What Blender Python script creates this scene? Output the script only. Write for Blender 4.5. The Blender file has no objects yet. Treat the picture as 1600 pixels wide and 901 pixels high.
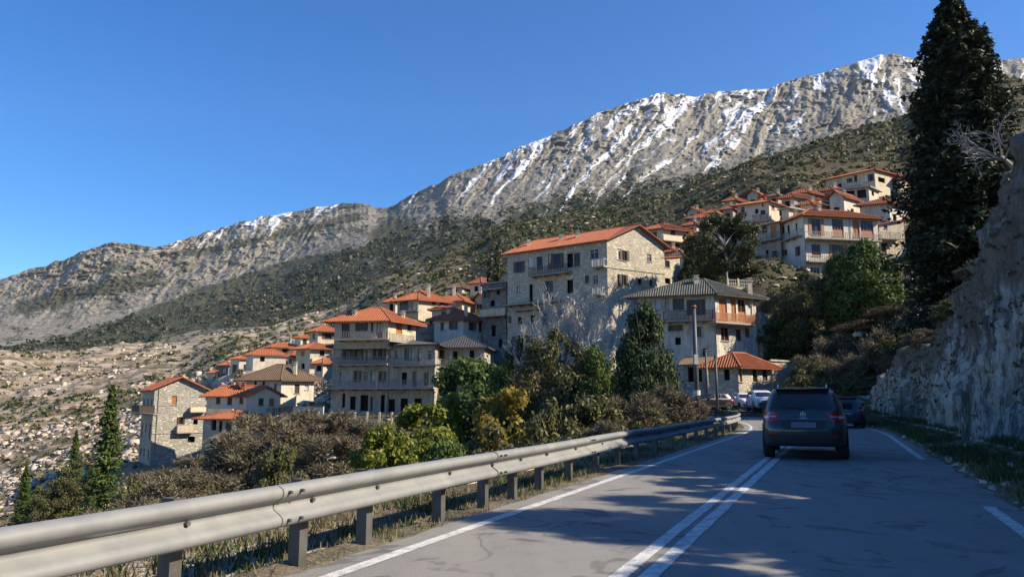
import bpy, bmesh, math, random
import numpy as np
from mathutils import Vector, Matrix

# ------------------------------------------------------------------ camera, sky, sun, exposure
sc = bpy.context.scene
COL = sc.collection
R = math.radians
FPX = 1155.0                       # focal length in pixels of the 1600 px wide photograph
PITCH = math.atan((625 - 450.5) / FPX)
CAMH = 1.33
cam = bpy.data.cameras.new('camera')
cam.sensor_width = 36.0
cam.lens = 36.0 * FPX / 1600.0
cam.clip_start = 0.1
cam.clip_end = 20000
camo = bpy.data.objects.new('camera', cam)
camo.location = (0, 0, CAMH)
camo.rotation_euler = (R(90) + PITCH, 0, 0)
COL.objects.link(camo)
sc.camera = camo
SUN_AZ, SUN_EL = 105.0, 35.0        # clockwise from +Y
world = bpy.data.worlds.new('World')
sc.world = world
world.use_nodes = True
nt = world.node_tree
bg = [n for n in nt.nodes if n.type == 'BACKGROUND'][0]
sky = nt.nodes.new('ShaderNodeTexSky')
sky.sky_type = 'NISHITA'
sky.sun_disc = False
sky.sun_elevation = R(SUN_EL)
sky.sun_rotation = R(SUN_AZ)
sky.altitude = 900
sky.air_density = 1.0
sky.dust_density = 0.2
sky.ozone_density = 3.0
hs = nt.nodes.new('ShaderNodeHueSaturation')
hs.inputs['Saturation'].default_value = 1.42
hs.inputs['Value'].default_value = 1.0
hs.inputs['Hue'].default_value = 0.508
nt.links.new(sky.outputs[0], hs.inputs['Color'])
nt.links.new(hs.outputs[0], bg.inputs[0])
bg.inputs[1].default_value = 0.098
sun = bpy.data.lights.new('sun', 'SUN')
sun.energy = 4.6
sun.angle = R(0.5)
sun.color = (1.0, 0.88, 0.69)
suno = bpy.data.objects.new('sun', sun)
sdir = Vector((math.sin(R(SUN_AZ)) * math.cos(R(SUN_EL)), math.cos(R(SUN_AZ)) * math.cos(R(SUN_EL)), math.sin(R(SUN_EL))))
suno.rotation_euler = sdir.to_track_quat('Z', 'Y').to_euler()
suno.location = (60, -10, 60)
COL.objects.link(suno)
sc.view_settings.view_transform = 'Standard'
sc.view_settings.look = 'None'
sc.view_settings.exposure = 1.0
sc.view_settings.gamma = 1.0
sc.cycles.max_bounces = 6
sc.cycles.transparent_max_bounces = 8

# ------------------------------------------------------------------ survey helpers: sight lines of the photograph
def ray(px, py):
    a = (px - 800.0) / FPX
    b = (450.5 - py) / FPX
    Y = math.cos(PITCH) - b * math.sin(PITCH)
    Z = math.sin(PITCH) + b * math.cos(PITCH)
    return a / Y, Z / Y
def at(px, py, Y):
    a, b = ray(px, py)
    return Vector((a * Y, Y, CAMH + b * Y))

# ------------------------------------------------------------------ noise (numpy)
def _h(ix, iy, s):
    n = (ix.astype(np.int64) * 374761393 + iy.astype(np.int64) * 668265263 + s * 1442695041) & 0xffffffff
    n = ((n ^ (n >> 13)) * 1274126177) & 0xffffffff
    n = n ^ (n >> 16)
    return (n & 0xffff) / 65535.0
def vn(x, y, s=0):
    x = np.asarray(x, float); y = np.asarray(y, float)
    ix = np.floor(x); iy = np.floor(y); fx = x - ix; fy = y - iy
    fx = fx * fx * fx * (fx * (fx * 6 - 15) + 10); fy = fy * fy * fy * (fy * (fy * 6 - 15) + 10)
    a = _h(ix, iy, s); b = _h(ix + 1, iy, s); c = _h(ix, iy + 1, s); d = _h(ix + 1, iy + 1, s)
    return a + (b - a) * fx + (c - a) * fy + (a - b - c + d) * fx * fy
def fbm(x, y, s=0, o=5, g=0.5):
    t = 0.0; a = 1.0; n = 0.0
    for i in range(o):
        t = t + a * vn(x * 2.03 ** i + 17.3 * i, y * 2.03 ** i - 9.1 * i, s + i); n += a; a *= g
    return t / n
def ridge(x, y, s=0, o=5, g=0.55):
    t = 0.0; a = 1.0; n = 0.0
    for i in range(o):
        v = 1 - np.abs(2 * vn(x * 2.1 ** i + 7.7 * i, y * 2.1 ** i + 3.3 * i, s + i) - 1)
        t = t + a * v * v; n += a; a *= g
    return t / n
def sstep(a, b, x):
    t = np.clip((np.asarray(x, float) - a) / (b - a), 0, 1)
    return t * t * (3 - 2 * t)

# ------------------------------------------------------------------ object helpers
def link(o, parent=None):
    COL.objects.link(o)
    if parent is not None:
        o.parent = parent
    return o
def tag(o, label=None, cat=None, group=None, kind=None):
    if label: o['label'] = label
    if cat: o['category'] = cat
    if group: o['group'] = group
    if kind: o['kind'] = kind
    return o
def thing(name, label, cat, loc=(0, 0, 0), rz=0.0, group=None):
    o = bpy.data.objects.new(name, None)
    o.empty_display_size = 0.3
    o.location = loc; o.rotation_euler = (0, 0, rz)
    link(o)
    return tag(o, label, cat, group)
def np_mesh(name, V, Fc, smooth=False):
    """V (n,3), Fc (m,3|4) arrays"""
    V = np.asarray(V, np.float32); Fc = np.asarray(Fc, np.int32)
    m = bpy.data.meshes.new(name)
    k = Fc.shape[1]
    m.vertices.add(len(V)); m.vertices.foreach_set('co', V.ravel())
    m.loops.add(Fc.size); m.loops.foreach_set('vertex_index', Fc.ravel())
    m.polygons.add(len(Fc)); m.polygons.foreach_set('loop_start', np.arange(0, Fc.size, k, dtype=np.int32))
    m.polygons.foreach_set('loop_total', np.full(len(Fc), k, np.int32))
    if smooth: m.polygons.foreach_set('use_smooth', np.ones(len(Fc), bool))
    m.update(calc_edges=True)
    return m
def attr(m, name, vals):
    a = m.attributes.new(name, 'FLOAT', 'POINT')
    a.data.foreach_set('value', np.asarray(vals, np.float32).ravel())
class MB:
    """gathers boxes, bars and prisms into ONE mesh"""
    def __init__(s): s.v = []; s.f = []
    def add(s, vs, fs):
        n = len(s.v); s.v += [tuple(v) for v in vs]; s.f += [tuple(i + n for i in f) for f in fs]; return s
    def box(s, x0, x1, y0, y1, z0, z1, M=None):
        vs = [Vector(p) for p in ((x0, y0, z0), (x1, y0, z0), (x1, y1, z0), (x0, y1, z0), (x0, y0, z1), (x1, y0, z1), (x1, y1, z1), (x0, y1, z1))]
        if M is not None: vs = [M @ v for v in vs]
        return s.add(vs, ((3, 2, 1, 0), (4, 5, 6, 7), (0, 1, 5, 4), (1, 2, 6, 5), (2, 3, 7, 6), (3, 0, 4, 7)))
    def tube(s, pts, rad, n=6, cap=True):
        pts = [Vector(p) for p in pts]
        if not isinstance(rad, (list, tuple)): rad = [rad] * len(pts)
        rings = []
        base = len(s.v)
        up = None
        for i, p in enumerate(pts):
            d = (pts[min(i + 1, len(pts) - 1)] - pts[max(i - 1, 0)])
            if d.length < 1e-6: d = Vector((0, 0, 1))
            d.normalize()
            a = d.orthogonal().normalized() if up is None else (up - d * up.dot(d)).normalized()
            up = a; b = d.cross(a)
            for k in range(n):
                t = 2 * math.pi * k / n
                s.v.append(tuple(p + (a * math.cos(t) + b * math.sin(t)) * rad[i]))
        for i in range(len(pts) - 1):
            for k in range(n):
                k2 = (k + 1) % n
                s.f.append((base + i * n + k, base + i * n + k2, base + (i + 1) * n + k2, base + (i + 1) * n + k))
        if cap:
            s.f.append(tuple(base + k for k in range(n - 1, -1, -1)))
            e = base + (len(pts) - 1) * n
            s.f.append(tuple(e + k for k in range(n)))
        return s
    def build(s, name, mat, parent=None, smooth=False):
        m = bpy.data.meshes.new(name)
        m.from_pydata(s.v, [], s.f)
        if mat is not None: m.materials.append(mat)
        if smooth: m.polygons.foreach_set('use_smooth', [True] * len(m.polygons))
        m.update()
        return link(bpy.data.objects.new(name, m), parent)
def copy_tree(o, parent=None):
    c = o.copy(); COL.objects.link(c); c.parent = parent
    for ch in o.children: copy_tree(ch, c)
    return c

# ------------------------------------------------------------------ materials
MATS = {}
class NT:
    def __init__(s, name):
        s.m = bpy.data.materials.new(name); s.m.use_nodes = True
        s.t = s.m.node_tree
        s.b = [n for n in s.t.nodes if n.type == 'BSDF_PRINCIPLED'][0]
        s.out = [n for n in s.t.nodes if n.type == 'OUTPUT_MATERIAL'][0]
        MATS[name] = s.m
    def n(s, typ, **kw):
        x = s.t.nodes.new(typ)
        for k, v in kw.items():
            if k in x.inputs: x.inputs[k].default_value = v
            else: setattr(x, k, v)
        return x
    def l(s, a, b): s.t.links.new(a, b)
    def coord(s, scale=(1, 1, 1), kind='Object'):
        tc = s.n('ShaderNodeTexCoord'); mp = s.n('ShaderNodeMapping'); mp.inputs['Scale'].default_value = scale
        s.l(tc.outputs[kind], mp.inputs['Vector']); return mp.outputs[0]
    def noise(s, vec, scale, detail=4, rough=0.55, dist=0.0):
        x = s.n('ShaderNodeTexNoise'); x.inputs['Scale'].default_value = scale; x.inputs['Detail'].default_value = detail
        x.inputs['Roughness'].default_value = rough; x.inputs['Distortion'].default_value = dist
        if vec is not None: s.l(vec, x.inputs['Vector'])
        return x.outputs[0]
    def ramp(s, fac, stops, interp='LINEAR'):
        x = s.n('ShaderNodeValToRGB'); x.color_ramp.interpolation = interp
        e = x.color_ramp.elements
        while len(e) < len(stops): e.new(0.5)
        for i, (p, c) in enumerate(stops):
            e[i].position = p; e[i].color = (c, c, c, 1) if not isinstance(c, tuple) else tuple(c) + (1,)
        s.l(fac, x.inputs[0]); return x.outputs[0]
    def mix(s, fac, a, b, mode='MIX'):
        x = s.n('ShaderNodeMix'); x.data_type = 'RGBA'; x.blend_type = mode
        for v, i in ((fac, 0), (a, 6), (b, 7)):
            if isinstance(v, (int, float)): x.inputs[i].default_value = v
            elif isinstance(v, tuple): x.inputs[i].default_value = tuple(v) + (1,)
            else: s.l(v, x.inputs[i])
        return x.outputs[2]
    def math(s, op, a, b=0.0):
        x = s.n('ShaderNodeMath'); x.operation = op
        for v, i in ((a, 0), (b, 1)):
            if isinstance(v, (int, float)): x.inputs[i].default_value = v
            else: s.l(v, x.inputs[i])
        return x.outputs[0]
    def bump(s, h, strength=0.5, dist=0.02):
        x = s.n('ShaderNodeBump'); x.inputs['Strength'].default_value = strength; x.inputs['Distance'].default_value = dist
        s.l(h, x.inputs['Height']); s.l(x.outputs[0], s.b.inputs['Normal']); return x
    def fin(s, col=None, rough=0.8, metal=0.0, spec=None, coat=None):
        if col is not None:
            if isinstance(col, tuple): s.b.inputs['Base Color'].default_value = tuple(col) + (1,)
            else: s.l(col, s.b.inputs['Base Color'])
        if isinstance(rough, float) or isinstance(rough, int): s.b.inputs['Roughness'].default_value = rough
        else: s.l(rough, s.b.inputs['Roughness'])
        s.b.inputs['Metallic'].default_value = metal
        if spec is not None: s.b.inputs['Specular IOR Level'].default_value = spec
        if coat is not None: s.b.inputs['Coat Weight'].default_value = coat; s.b.inputs['Coat Roughness'].default_value = 0.06
        return s.m

def plaster(name, col, stain=0.5, dirt=(0.16, 0.13, 0.10)):
    a = NT(name); v = a.coord()
    n1 = a.noise(v, 0.7, 6, 0.6); n2 = a.noise(a.coord((1.6, 1.6, 0.25)), 1.6, 5, 0.65)
    n3 = a.noise(v, 9, 3)
    f = a.ramp(n1, [(0.42, 0.0), (0.68, 1.0)])
    f2 = a.ramp(n2, [(0.5, 0.0), (0.75, 1.0)])
    c = a.mix(a.math('MULTIPLY', f, 0.35 * stain), col, dirt)
    c = a.mix(a.math('MULTIPLY', f2, 0.5 * stain), c, dirt)
    c = a.mix(a.math('MULTIPLY', n3, 0.18), c, tuple(x * 0.7 for x in col))
    a.bump(n3, 0.4, 0.03)
    return a.fin(c, 0.9, spec=0.2)
def stonewall(name, c1, c2, c3, mortar, scale=1.0):
    a = NT(name); v = a.coord((2.2 * scale, 2.2 * scale, 3.9 * scale))
    wob = a.noise(v, 1.3, 3)
    vm = a.n('ShaderNodeVectorMath'); vm.operation = 'ADD'
    sc_ = a.n('ShaderNodeVectorMath'); sc_.operation = 'SCALE'; sc_.inputs['Scale'].default_value = 0.55
    tex = a.n('ShaderNodeTexNoise'); tex.inputs['Scale'].default_value = 1.1; a.l(v, tex.inputs['Vector'])
    a.l(tex.outputs[1], sc_.inputs[0]); a.l(v, vm.inputs[0]); a.l(sc_.outputs[0], vm.inputs[1])
    v1 = a.n('ShaderNodeTexVoronoi'); v1.feature = 'F1'; v1.inputs['Scale'].default_value = 1.0; a.l(vm.outputs[0], v1.inputs['Vector'])
    v2 = a.n('ShaderNodeTexVoronoi'); v2.feature = 'DISTANCE_TO_EDGE'; v2.inputs['Scale'].default_value = 1.0; a.l(vm.outputs[0], v2.inputs['Vector'])
    sep = a.n('ShaderNodeSeparateColor'); a.l(v1.outputs['Color'], sep.inputs[0])
    c = a.mix(sep.outputs[0], c1, c2)
    c = a.mix(a.ramp(sep.outputs[1], [(0.7, 0.0), (0.85, 1.0)]), c, c3)
    e = a.ramp(v2.outputs['Distance'], [(0.02, 0.0), (0.10, 1.0)])
    c = a.mix(e, mortar, c)
    big = a.noise(a.coord(), 0.35, 5, 0.6)
    c = a.mix(a.ramp(big, [(0.45, 0.0), (0.7, 0.55)]), c, mortar)
    st = a.ramp(a.noise(a.coord((1, 1, 0.2)), 0.9, 5, 0.7), [(0.5, 0.0), (0.8, 0.5)])
    c = a.mix(st, c, tuple(x * 0.45 for x in c1))
    h = a.mix(0.35, e, a.noise(v, 3, 3))
    a.bump(h, 1.0, 0.07)
    return a.fin(c, 0.92, spec=0.2)
def rooftile(name, c1, c2, c3):
    a = NT(name); v = a.coord()
    gi = a.n('ShaderNodeNewGeometry')
    n1 = a.noise(v, 1.4, 6, 0.7); n2 = a.noise(v, 7, 3)
    c = a.mix(a.ramp(n1, [(0.35, 0.0), (0.65, 1.0)]), c1, c2)
    c = a.mix(a.ramp(n2, [(0.5, 0.0), (0.7, 0.8)]), c, c3)
    c = a.mix(a.math('MULTIPLY', gi.outputs['Random Per Island'], 0.35), c, tuple(x * 0.55 for x in c1))
    w = a.n('ShaderNodeTexWave'); w.bands_direction = 'Z'; w.inputs['Scale'].default_value = 2.4; w.inputs['Distortion'].default_value = 1.2
    a.l(v, w.inputs['Vector'])
    a.bump(w.outputs[1], 0.7, 0.05)
    return a.fin(c, 0.85, spec=0.25)
def plain(name, col, rough=0.6, metal=0.0, var=0.25, sc_=3.0, coat=None):
    a = NT(name); v = a.coord(); n1 = a.noise(v, sc_, 5, 0.6)
    c = a.mix(a.ramp(n1, [(0.3, 0.0), (0.75, 1.0)]), col, tuple(x * (1 - var) for x in col))
    a.bump(n1, 0.15, 0.01)
    return a.fin(c, rough, metal, coat=coat)
def leafmat(name, c1, c2, c3, trans=0.25, spec=0.25):
    a = NT(name); gi = a.n('ShaderNodeNewGeometry'); v = a.coord()
    c = a.ramp(gi.outputs['Random Per Island'], [(0.0, c1), (0.55, c2), (1.0, c3)])
    n = a.noise(v, 0.8, 3)
    c = a.mix(a.ramp(n, [(0.35, 0.0), (0.7, 0.6)]), c, c1)
    a.fin(c, 0.6, spec=spec)
    if trans:
        tr = a.n('ShaderNodeBsdfTranslucent'); a.l(c, tr.inputs[0])
        ms = a.n('ShaderNodeMixShader'); ms.inputs[0].default_value = trans
        a.l(a.b.outputs[0], ms.inputs[1]); a.l(tr.outputs[0], ms.inputs[2]); a.l(ms.outputs[0], a.out.inputs[0])
    return a.m

def wornwall(name, col, c1, c2, mortar, amount=0.5):
    a = NT(name); v = a.coord((2.2, 2.2, 3.6))
    v1 = a.n('ShaderNodeTexVoronoi'); v1.inputs['Scale'].default_value = 1.0; a.l(v, v1.inputs['Vector'])
    v2 = a.n('ShaderNodeTexVoronoi'); v2.feature = 'DISTANCE_TO_EDGE'; v2.inputs['Scale'].default_value = 1.0; a.l(v, v2.inputs['Vector'])
    sep = a.n('ShaderNodeSeparateColor'); a.l(v1.outputs['Color'], sep.inputs[0])
    e = a.ramp(v2.outputs['Distance'], [(0.02, 0.0), (0.12, 1.0)])
    st = a.mix(e, mortar, a.mix(sep.outputs[0], c1, c2))
    n1 = a.noise(a.coord(), 0.45, 6, 0.65); n2 = a.noise(a.coord((1.6, 1.6, 0.25)), 1.6, 5, 0.65)
    msk = a.ramp(n1, [(0.56 - .12 * amount, 0.0), (0.60 - .08 * amount, 1.0)])
    c = a.mix(a.math('MULTIPLY', a.ramp(n2, [(0.42, 0.0), (0.7, 1.0)]), 0.6), col, (0.15, 0.125, 0.095))
    c = a.mix(msk, c, st)
    a.bump(a.mix(msk, a.noise(a.coord(), 9, 3), e), 0.8, 0.05)
    return a.fin(c, 0.92, spec=0.2)
wornwall('worn_white', (0.60, 0.55, 0.44), (0.34, 0.31, 0.27), (0.50, 0.45, 0.38), (0.40, 0.36, 0.30), 0.6)
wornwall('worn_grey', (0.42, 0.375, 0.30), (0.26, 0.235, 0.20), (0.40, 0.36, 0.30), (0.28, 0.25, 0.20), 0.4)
plaster('cream', (0.57, 0.48, 0.34), 1.2)
plaster('white', (0.62, 0.56, 0.45), 1.1)
plaster('pale', (0.66, 0.60, 0.49), 0.8)
plaster('greyplaster', (0.40, 0.355, 0.285), 1.2)
plaster('peach', (0.74, 0.58, 0.40), 0.5)
plaster('beige', (0.56, 0.48, 0.37), 1.0)
plaster('concrete', (0.42, 0.40, 0.36), 1.0)
plaster('darkgrey', (0.16, 0.16, 0.17), 0.6, (0.08, 0.07, 0.06))
stonewall('stone_light', (0.52, 0.46, 0.345), (0.34, 0.30, 0.235), (0.64, 0.57, 0.44), (0.48, 0.43, 0.33))
stonewall('stone_grey', (0.42, 0.385, 0.32), (0.28, 0.26, 0.22), (0.56, 0.51, 0.42), (0.35, 0.32, 0.265))
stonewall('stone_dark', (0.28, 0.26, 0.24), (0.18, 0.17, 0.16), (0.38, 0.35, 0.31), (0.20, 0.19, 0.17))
rooftile('tile_red', (0.37, 0.11, 0.055), (0.26, 0.09, 0.055), (0.46, 0.235, 0.14))
rooftile('tile_orange', (0.44, 0.13, 0.052), (0.32, 0.105, 0.052), (0.52, 0.27, 0.15))
rooftile('tile_brown', (0.20, 0.13, 0.085), (0.12, 0.085, 0.06), (0.32, 0.22, 0.14))
rooftile('tile_grey', (0.15, 0.145, 0.12), (0.08, 0.08, 0.07), (0.26, 0.25, 0.20))
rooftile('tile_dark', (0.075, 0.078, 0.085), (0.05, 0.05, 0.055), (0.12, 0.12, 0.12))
plain('wood_orange', (0.42, 0.15, 0.045), 0.5)
plain('wood_brown', (0.075, 0.04, 0.024), 0.55)
plain('wood_dark', (0.05, 0.035, 0.028), 0.6)
plain('frame_white', (0.62, 0.60, 0.55), 0.5)
plain('shutter_blue', (0.50, 0.54, 0.56), 0.6)
plain('rail_iron', (0.10, 0.095, 0.09), 0.5)
plain('rail_light', (0.25, 0.22, 0.18), 0.7)
plain('slab', (0.38, 0.35, 0.30), 0.85, var=0.45)
plain('curtain', (0.55, 0.52, 0.45), 0.8)
_g = NT('glass'); _g.fin(_g.mix(_g.noise(_g.coord(), 1.2, 2), (0.010, 0.011, 0.014), (0.03, 0.028, 0.026)), 0.12, spec=0.35)
_g = NT('unlit_interior'); _g.fin((0.012, 0.011, 0.010), 0.9)  # near-black colour stands for the darkness of unlit rooms
M = MATS
# ------------------------------------------------------------------ the road's course
RA = R(23.7)
def _course():
    """points every 0.5 m along the camera's lane line (v = 0): position and heading"""
    out = []; x = y = 0.0; hd = RA; u = 0.0
    x = -30 * math.sin(hd); y = -30 * math.cos(hd); u = -30.0
    while u < 92:
        out.append((u, x, y, hd))
        k = 0.0
        if 30 < u < 52: k = 1 / 78.0
        elif 52 <= u < 68: k = 1 / 19.0
        elif 70 <= u < 86: k = -1 / 24.0
        hd -= 0.5 * k
        x += 0.5 * math.sin(hd); y += 0.5 * math.cos(hd); u += 0.5
    return np.array(out)
CRS = _course()
def crs(u):
    return [float(np.interp(u, CRS[:, 0], CRS[:, i])) for i in (1, 2, 3)]
def zroad(u):
    return 0.5 * sstep(48, 85, u)
def W(u, v, z=0.0):
    x, y, h = crs(u)
    return Vector((x + v * math.cos(h), y - v * math.sin(h), z + float(zroad(u))))
VL, VC, VR = -3.62, -1.50, 1.62
ROAD_L, ROAD_R = -3.95, 2.0
def road_dist(X, Y):
    """signed side offset v and u of the nearest course point"""
    P = CRS[::2]
    sh = X.shape; Xf = X.ravel(); Yf = Y.ravel()
    bu = np.zeros(len(Xf)); bv = np.zeros(len(Xf)); bd = np.full(len(Xf), 1e18)
    for (u, px, py, hd) in P:
        dx = Xf - px; dy = Yf - py
        d = dx * dx + dy * dy
        m = d < bd
        bd[m] = d[m]; bu[m] = u
        bv[m] = (dx * math.cos(hd) - dy * math.sin(hd))[m]
    d = np.sqrt(bd)
    # past the ends the distance itself counts
    s = np.where(bv < 0, -1, 1)
    bv = s * np.maximum(np.abs(bv), d * 0.999)
    return bu.reshape(sh), bv.reshape(sh)

# cliff height along the road
def cliff_h(u):
    u = np.asarray(u, float)
    b = np.interp(u, [-40, -10, 0, 3, 12, 16, 19.5, 23.5, 27, 33, 39, 45, 50, 56], [6.2, 5.8, 4.6, 3.7, 3.9, 5.6, 8.2, 8.7, 7.9, 6.6, 5.0, 3.4, 1.8, 0.2])  # stretch beside the camera is unseen; kept low to let sun patches through
    return b + 0.5 * (vn(u * 0.7, u * 0 + 3.0, 5) - 0.5) * np.clip(b / 3, 0, 1)

# ------------------------------------------------------------------ lie of the land: (depth, picture row or 'z' height) per sight column
ZK = {
 -900: [(20, ('z', -8)), (60, ('z', -22)), (150, ('z', -20)), (300, ('z', 0)), (450, ('z', 20))],
 -250: [(20, ('z', -6)), (60, ('z', -15)), (100, ('z', -20)), (160, 770), (250, 680), (400, 575), (500, 580)],
 0: [(20, ('z', -5)), (60, ('z', -13)), (100, 822), (150, 745), (250, 640), (400, 545), (500, 552)],
 150: [(20, ('z', -5)), (60, ('z', -12)), (85, 806), (110, 752), (160, 690), (250, 612), (400, 540), (500, 548)],
 280: [(20, ('z', -4.8)), (60, ('z', -9.5)), (90, 752), (105, 732), (118, 722), (160, 645), (250, 585), (400, 535), (500, 540)],
 380: [(20, ('z', -4.5)), (60, ('z', -8)), (93, 732), (104, 722), (114, 640), (150, 592), (200, 570), (400, 525), (500, 530)],
 500: [(20, ('z', -4)), (55, ('z', -7)), (82, ('z', -5.5)), (92, 658), (104, 645), (130, 592), (165, 548), (250, 525), (400, 490), (500, 495)],
 620: [(20, ('z', -3.5)), (60, ('z', -5)), (84, ('z', -4)), (92, 654), (108, 600), (120, 512), (160, 482), (400, 440), (500, 448)],
 720: [(20, ('z', -3)), (60, ('z', -4)), (80, ('z', -2)), (96, 604), (110, 532), (126, 480), (160, 456), (400, 402), (500, 412)],
 800: [(20, ('z', -2.5)), (60, ('z', -3)), (84, ('z', -0.5)), (98, 594), (116, 540), (140, 442), (400, 374), (500, 384)],
 950: [(20, ('z', -2)), (55, ('z', -1.5)), (80, ('z', 0)), (100, 604), (125, 482), (150, 402), (400, 352), (500, 362)],
 1050: [(20, ('z', -1.5)), (50, ('z', -0.8)), (66, ('z', 0.3)), (82, 614), (100, 560), (128, 396), (150, 374), (400, 330), (500, 340)],
 1130: [(20, ('z', -0.5)), (45, ('z', 0)), (72, ('z', 0.5)), (84, 606), (97, 500), (104, 449), (126, 390), (150, 342), (400, 302), (500, 312)],
 1200: [(20, ('z', 0)), (50, ('z', 0.2)), (70, ('z', 0.6)), (80, 598), (90, 520), (100, 449), (125, 386), (137, 342), (400, 285), (500, 292)],
 1260: [(20, ('z', 0)), (50, ('z', 0.3)), (63, 600), (75, 570), (90, 510), (104, 449), (128, 352), (137, 322), (400, 275), (500, 282)],
 1340: [(20, ('z', 0.3)), (48, ('z', 0.8)), (60, 588), (78, 520), (98, 455), (113, 438), (132, 345), (152, 304), (400, 240), (500, 250)],
 1420: [(20, ('z', 0.6)), (44, ('z', 1.6)), (54, 556), (72, 482), (105, 432), (135, 342), (156, 292), (400, 217), (500, 225)],
 1500: [(20, ('z', 5.5)), (40, ('z', 6.3)), (60, ('z', 8.5)), (80, ('z', 13)), (110, ('z', 25)), (150, 272), (400, 190), (500, 198)],
 1600: [(15, ('z', 6.5)), (30, ('z', 8.5)), (60, ('z', 11)), (80, ('z', 17)), (110, ('z', 32)), (150, 235), (400, 152), (500, 160)],
 2100: [(15, ('z', 7)), (30, ('z', 11)), (60, ('z', 16)), (100, ('z', 30)), (150, ('z', 54)), (400, ('z', 130)), (500, ('z', 150))],
}
def column_z(tab, t, Y):
    """height at lateral tangent t = X/Y and depth Y"""
    keys = sorted(tab)
    ts = []; cols = []
    grid = np.log(np.concatenate([np.linspace(3, 60, 60), np.geomspace(61, 5200, 240)]))
    for k in keys:
        ys = []; zs = []
        for Yk, q in tab[k]:
            ys.append(math.log(Yk)); zs.append(q[1] if isinstance(q, tuple) else CAMH + ray(k, q)[1] * Yk)
        ts.append((k - 800) / FPX)
        cols.append(np.interp(grid, ys, zs))
    ts = np.array(ts); cols = np.array(cols)
    # smooth a little along depth
    ker = np.array([1, 2, 3, 2, 1.]) / 9
    cols = np.array([np.convolve(np.pad(c, 2, mode='edge'), ker, mode='valid') for c in cols])
    tf = np.clip(t, ts[0], ts[-1])
    i = np.clip(np.searchsorted(ts, tf) - 1, 0, len(ts) - 2)
    f = (tf - ts[i]) / (ts[i + 1] - ts[i]); f = f * f * (3 - 2 * f) * 0.5 + f * 0.5
    g = np.interp(np.log(np.maximum(Y, 3)), grid, np.arange(len(grid)))
    g0 = np.clip(np.floor(g).astype(int), 0, len(grid) - 2); gf = g - g0
    a = cols[i, g0] * (1 - gf) + cols[i, g0 + 1] * gf
    b = cols[i + 1, g0] * (1 - gf) + cols[i + 1, g0 + 1] * gf
    return a * (1 - f) + b * f
PADS = []      # (cx, cy, radius, z) levelled ground under the buildings
def land(X, Y):
    X = np.asarray(X, float); Y = np.asarray(Y, float)
    r = np.hypot(X, Y)
    az = np.arctan2(X, Y)
    t = np.tan(np.clip(az, -1.0, 0.92)); 
    Yd = np.where(np.abs(az) < 0.92, np.maximum(Y, 3), r * 0.62)
    far = column_z(ZK, t, Yd)
    far = far + (fbm(X * 0.05, Y * 0.05, 11, 5) - 0.5) * np.clip(r * 0.02, 0.4, 7) + (ridge(X * 0.02, Y * 0.02, 31, 4) - 0.4) * np.clip((r - 130) * 0.03, 0, 7)
    for (cx, cy, rad, z, C, el, er, wl, wr) in PADS:
        near_ = np.hypot(X - cx, Y - cy) < rad + 12
        if not near_.any(): continue
        Xn = X[near_] - C[0]; Yn = Y[near_] - C[1]; det = el[0] * er[1] - el[1] * er[0]
        a = (Xn * er[1] - Yn * er[0]) / det; b = (Yn * el[0] - Xn * el[1]) / det
        d = np.hypot(np.maximum(0, np.abs(a - wl / 2) - wl / 2), np.maximum(0, np.abs(b - wr / 2) - wr / 2))
        w = 1 - sstep(0.8, 4.6, d)
        far[near_] = far[near_] * (1 - w) + z * w
    u, v = road_dist(X, Y)
    zr = zroad(u)
    bumpn = (fbm(X * 0.5, Y * 0.5, 3, 4) - 0.5)
    # left bank falls away behind the guardrail
    left = np.interp(-v, [4.3, 5.0, 7.0, 12.0, 20.0, 40.0], [-0.05, -0.35, -1.5, -3.6, -5.6, -8]) + bumpn * np.clip((-v - 4.2) * 0.25, 0, 0.9)
    fl = np.clip(1 - (u - 36) / 30, 0.12, 1)
    left = left * fl
    h = cliff_h(u)
    right = np.where(v < 5.5, 0.05 + 0.10 * np.clip(v - 2, 0, 2), h + (v - 5.5) * 0.30 + bumpn * np.clip((v - 5.1) * 0.3, 0, 0.8))
    near = np.where(v < 0, left, right)
    w = 1 - sstep(18, 46, np.abs(v))
    w = w * (1 - sstep(40, 58, u) * (v > 0)) * (1 - 0.8 * sstep(34, 56, u) * (v < 0))
    w = np.where(u > 91, 0, w)
    z = far * (1 - w) + near * w
    c = 1 - sstep(4.4, 8.5, np.abs(v + 0.9))
    cr = np.where((v > 3.4) & (u < 50), 0, c)
    z = z * (1 - cr) + (zr - 0.03) * cr
    # paved corner beside the bend where cars are parked
    pd = np.hypot(X - 23.5, (Y - 66))
    wp = 1 - sstep(9.0, 13.0, pd)
    z = z * (1 - wp) + 0.42 * wp
    return z
def landz(x, y):
    return float(land(np.array([x]), np.array([y]))[0])
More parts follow.
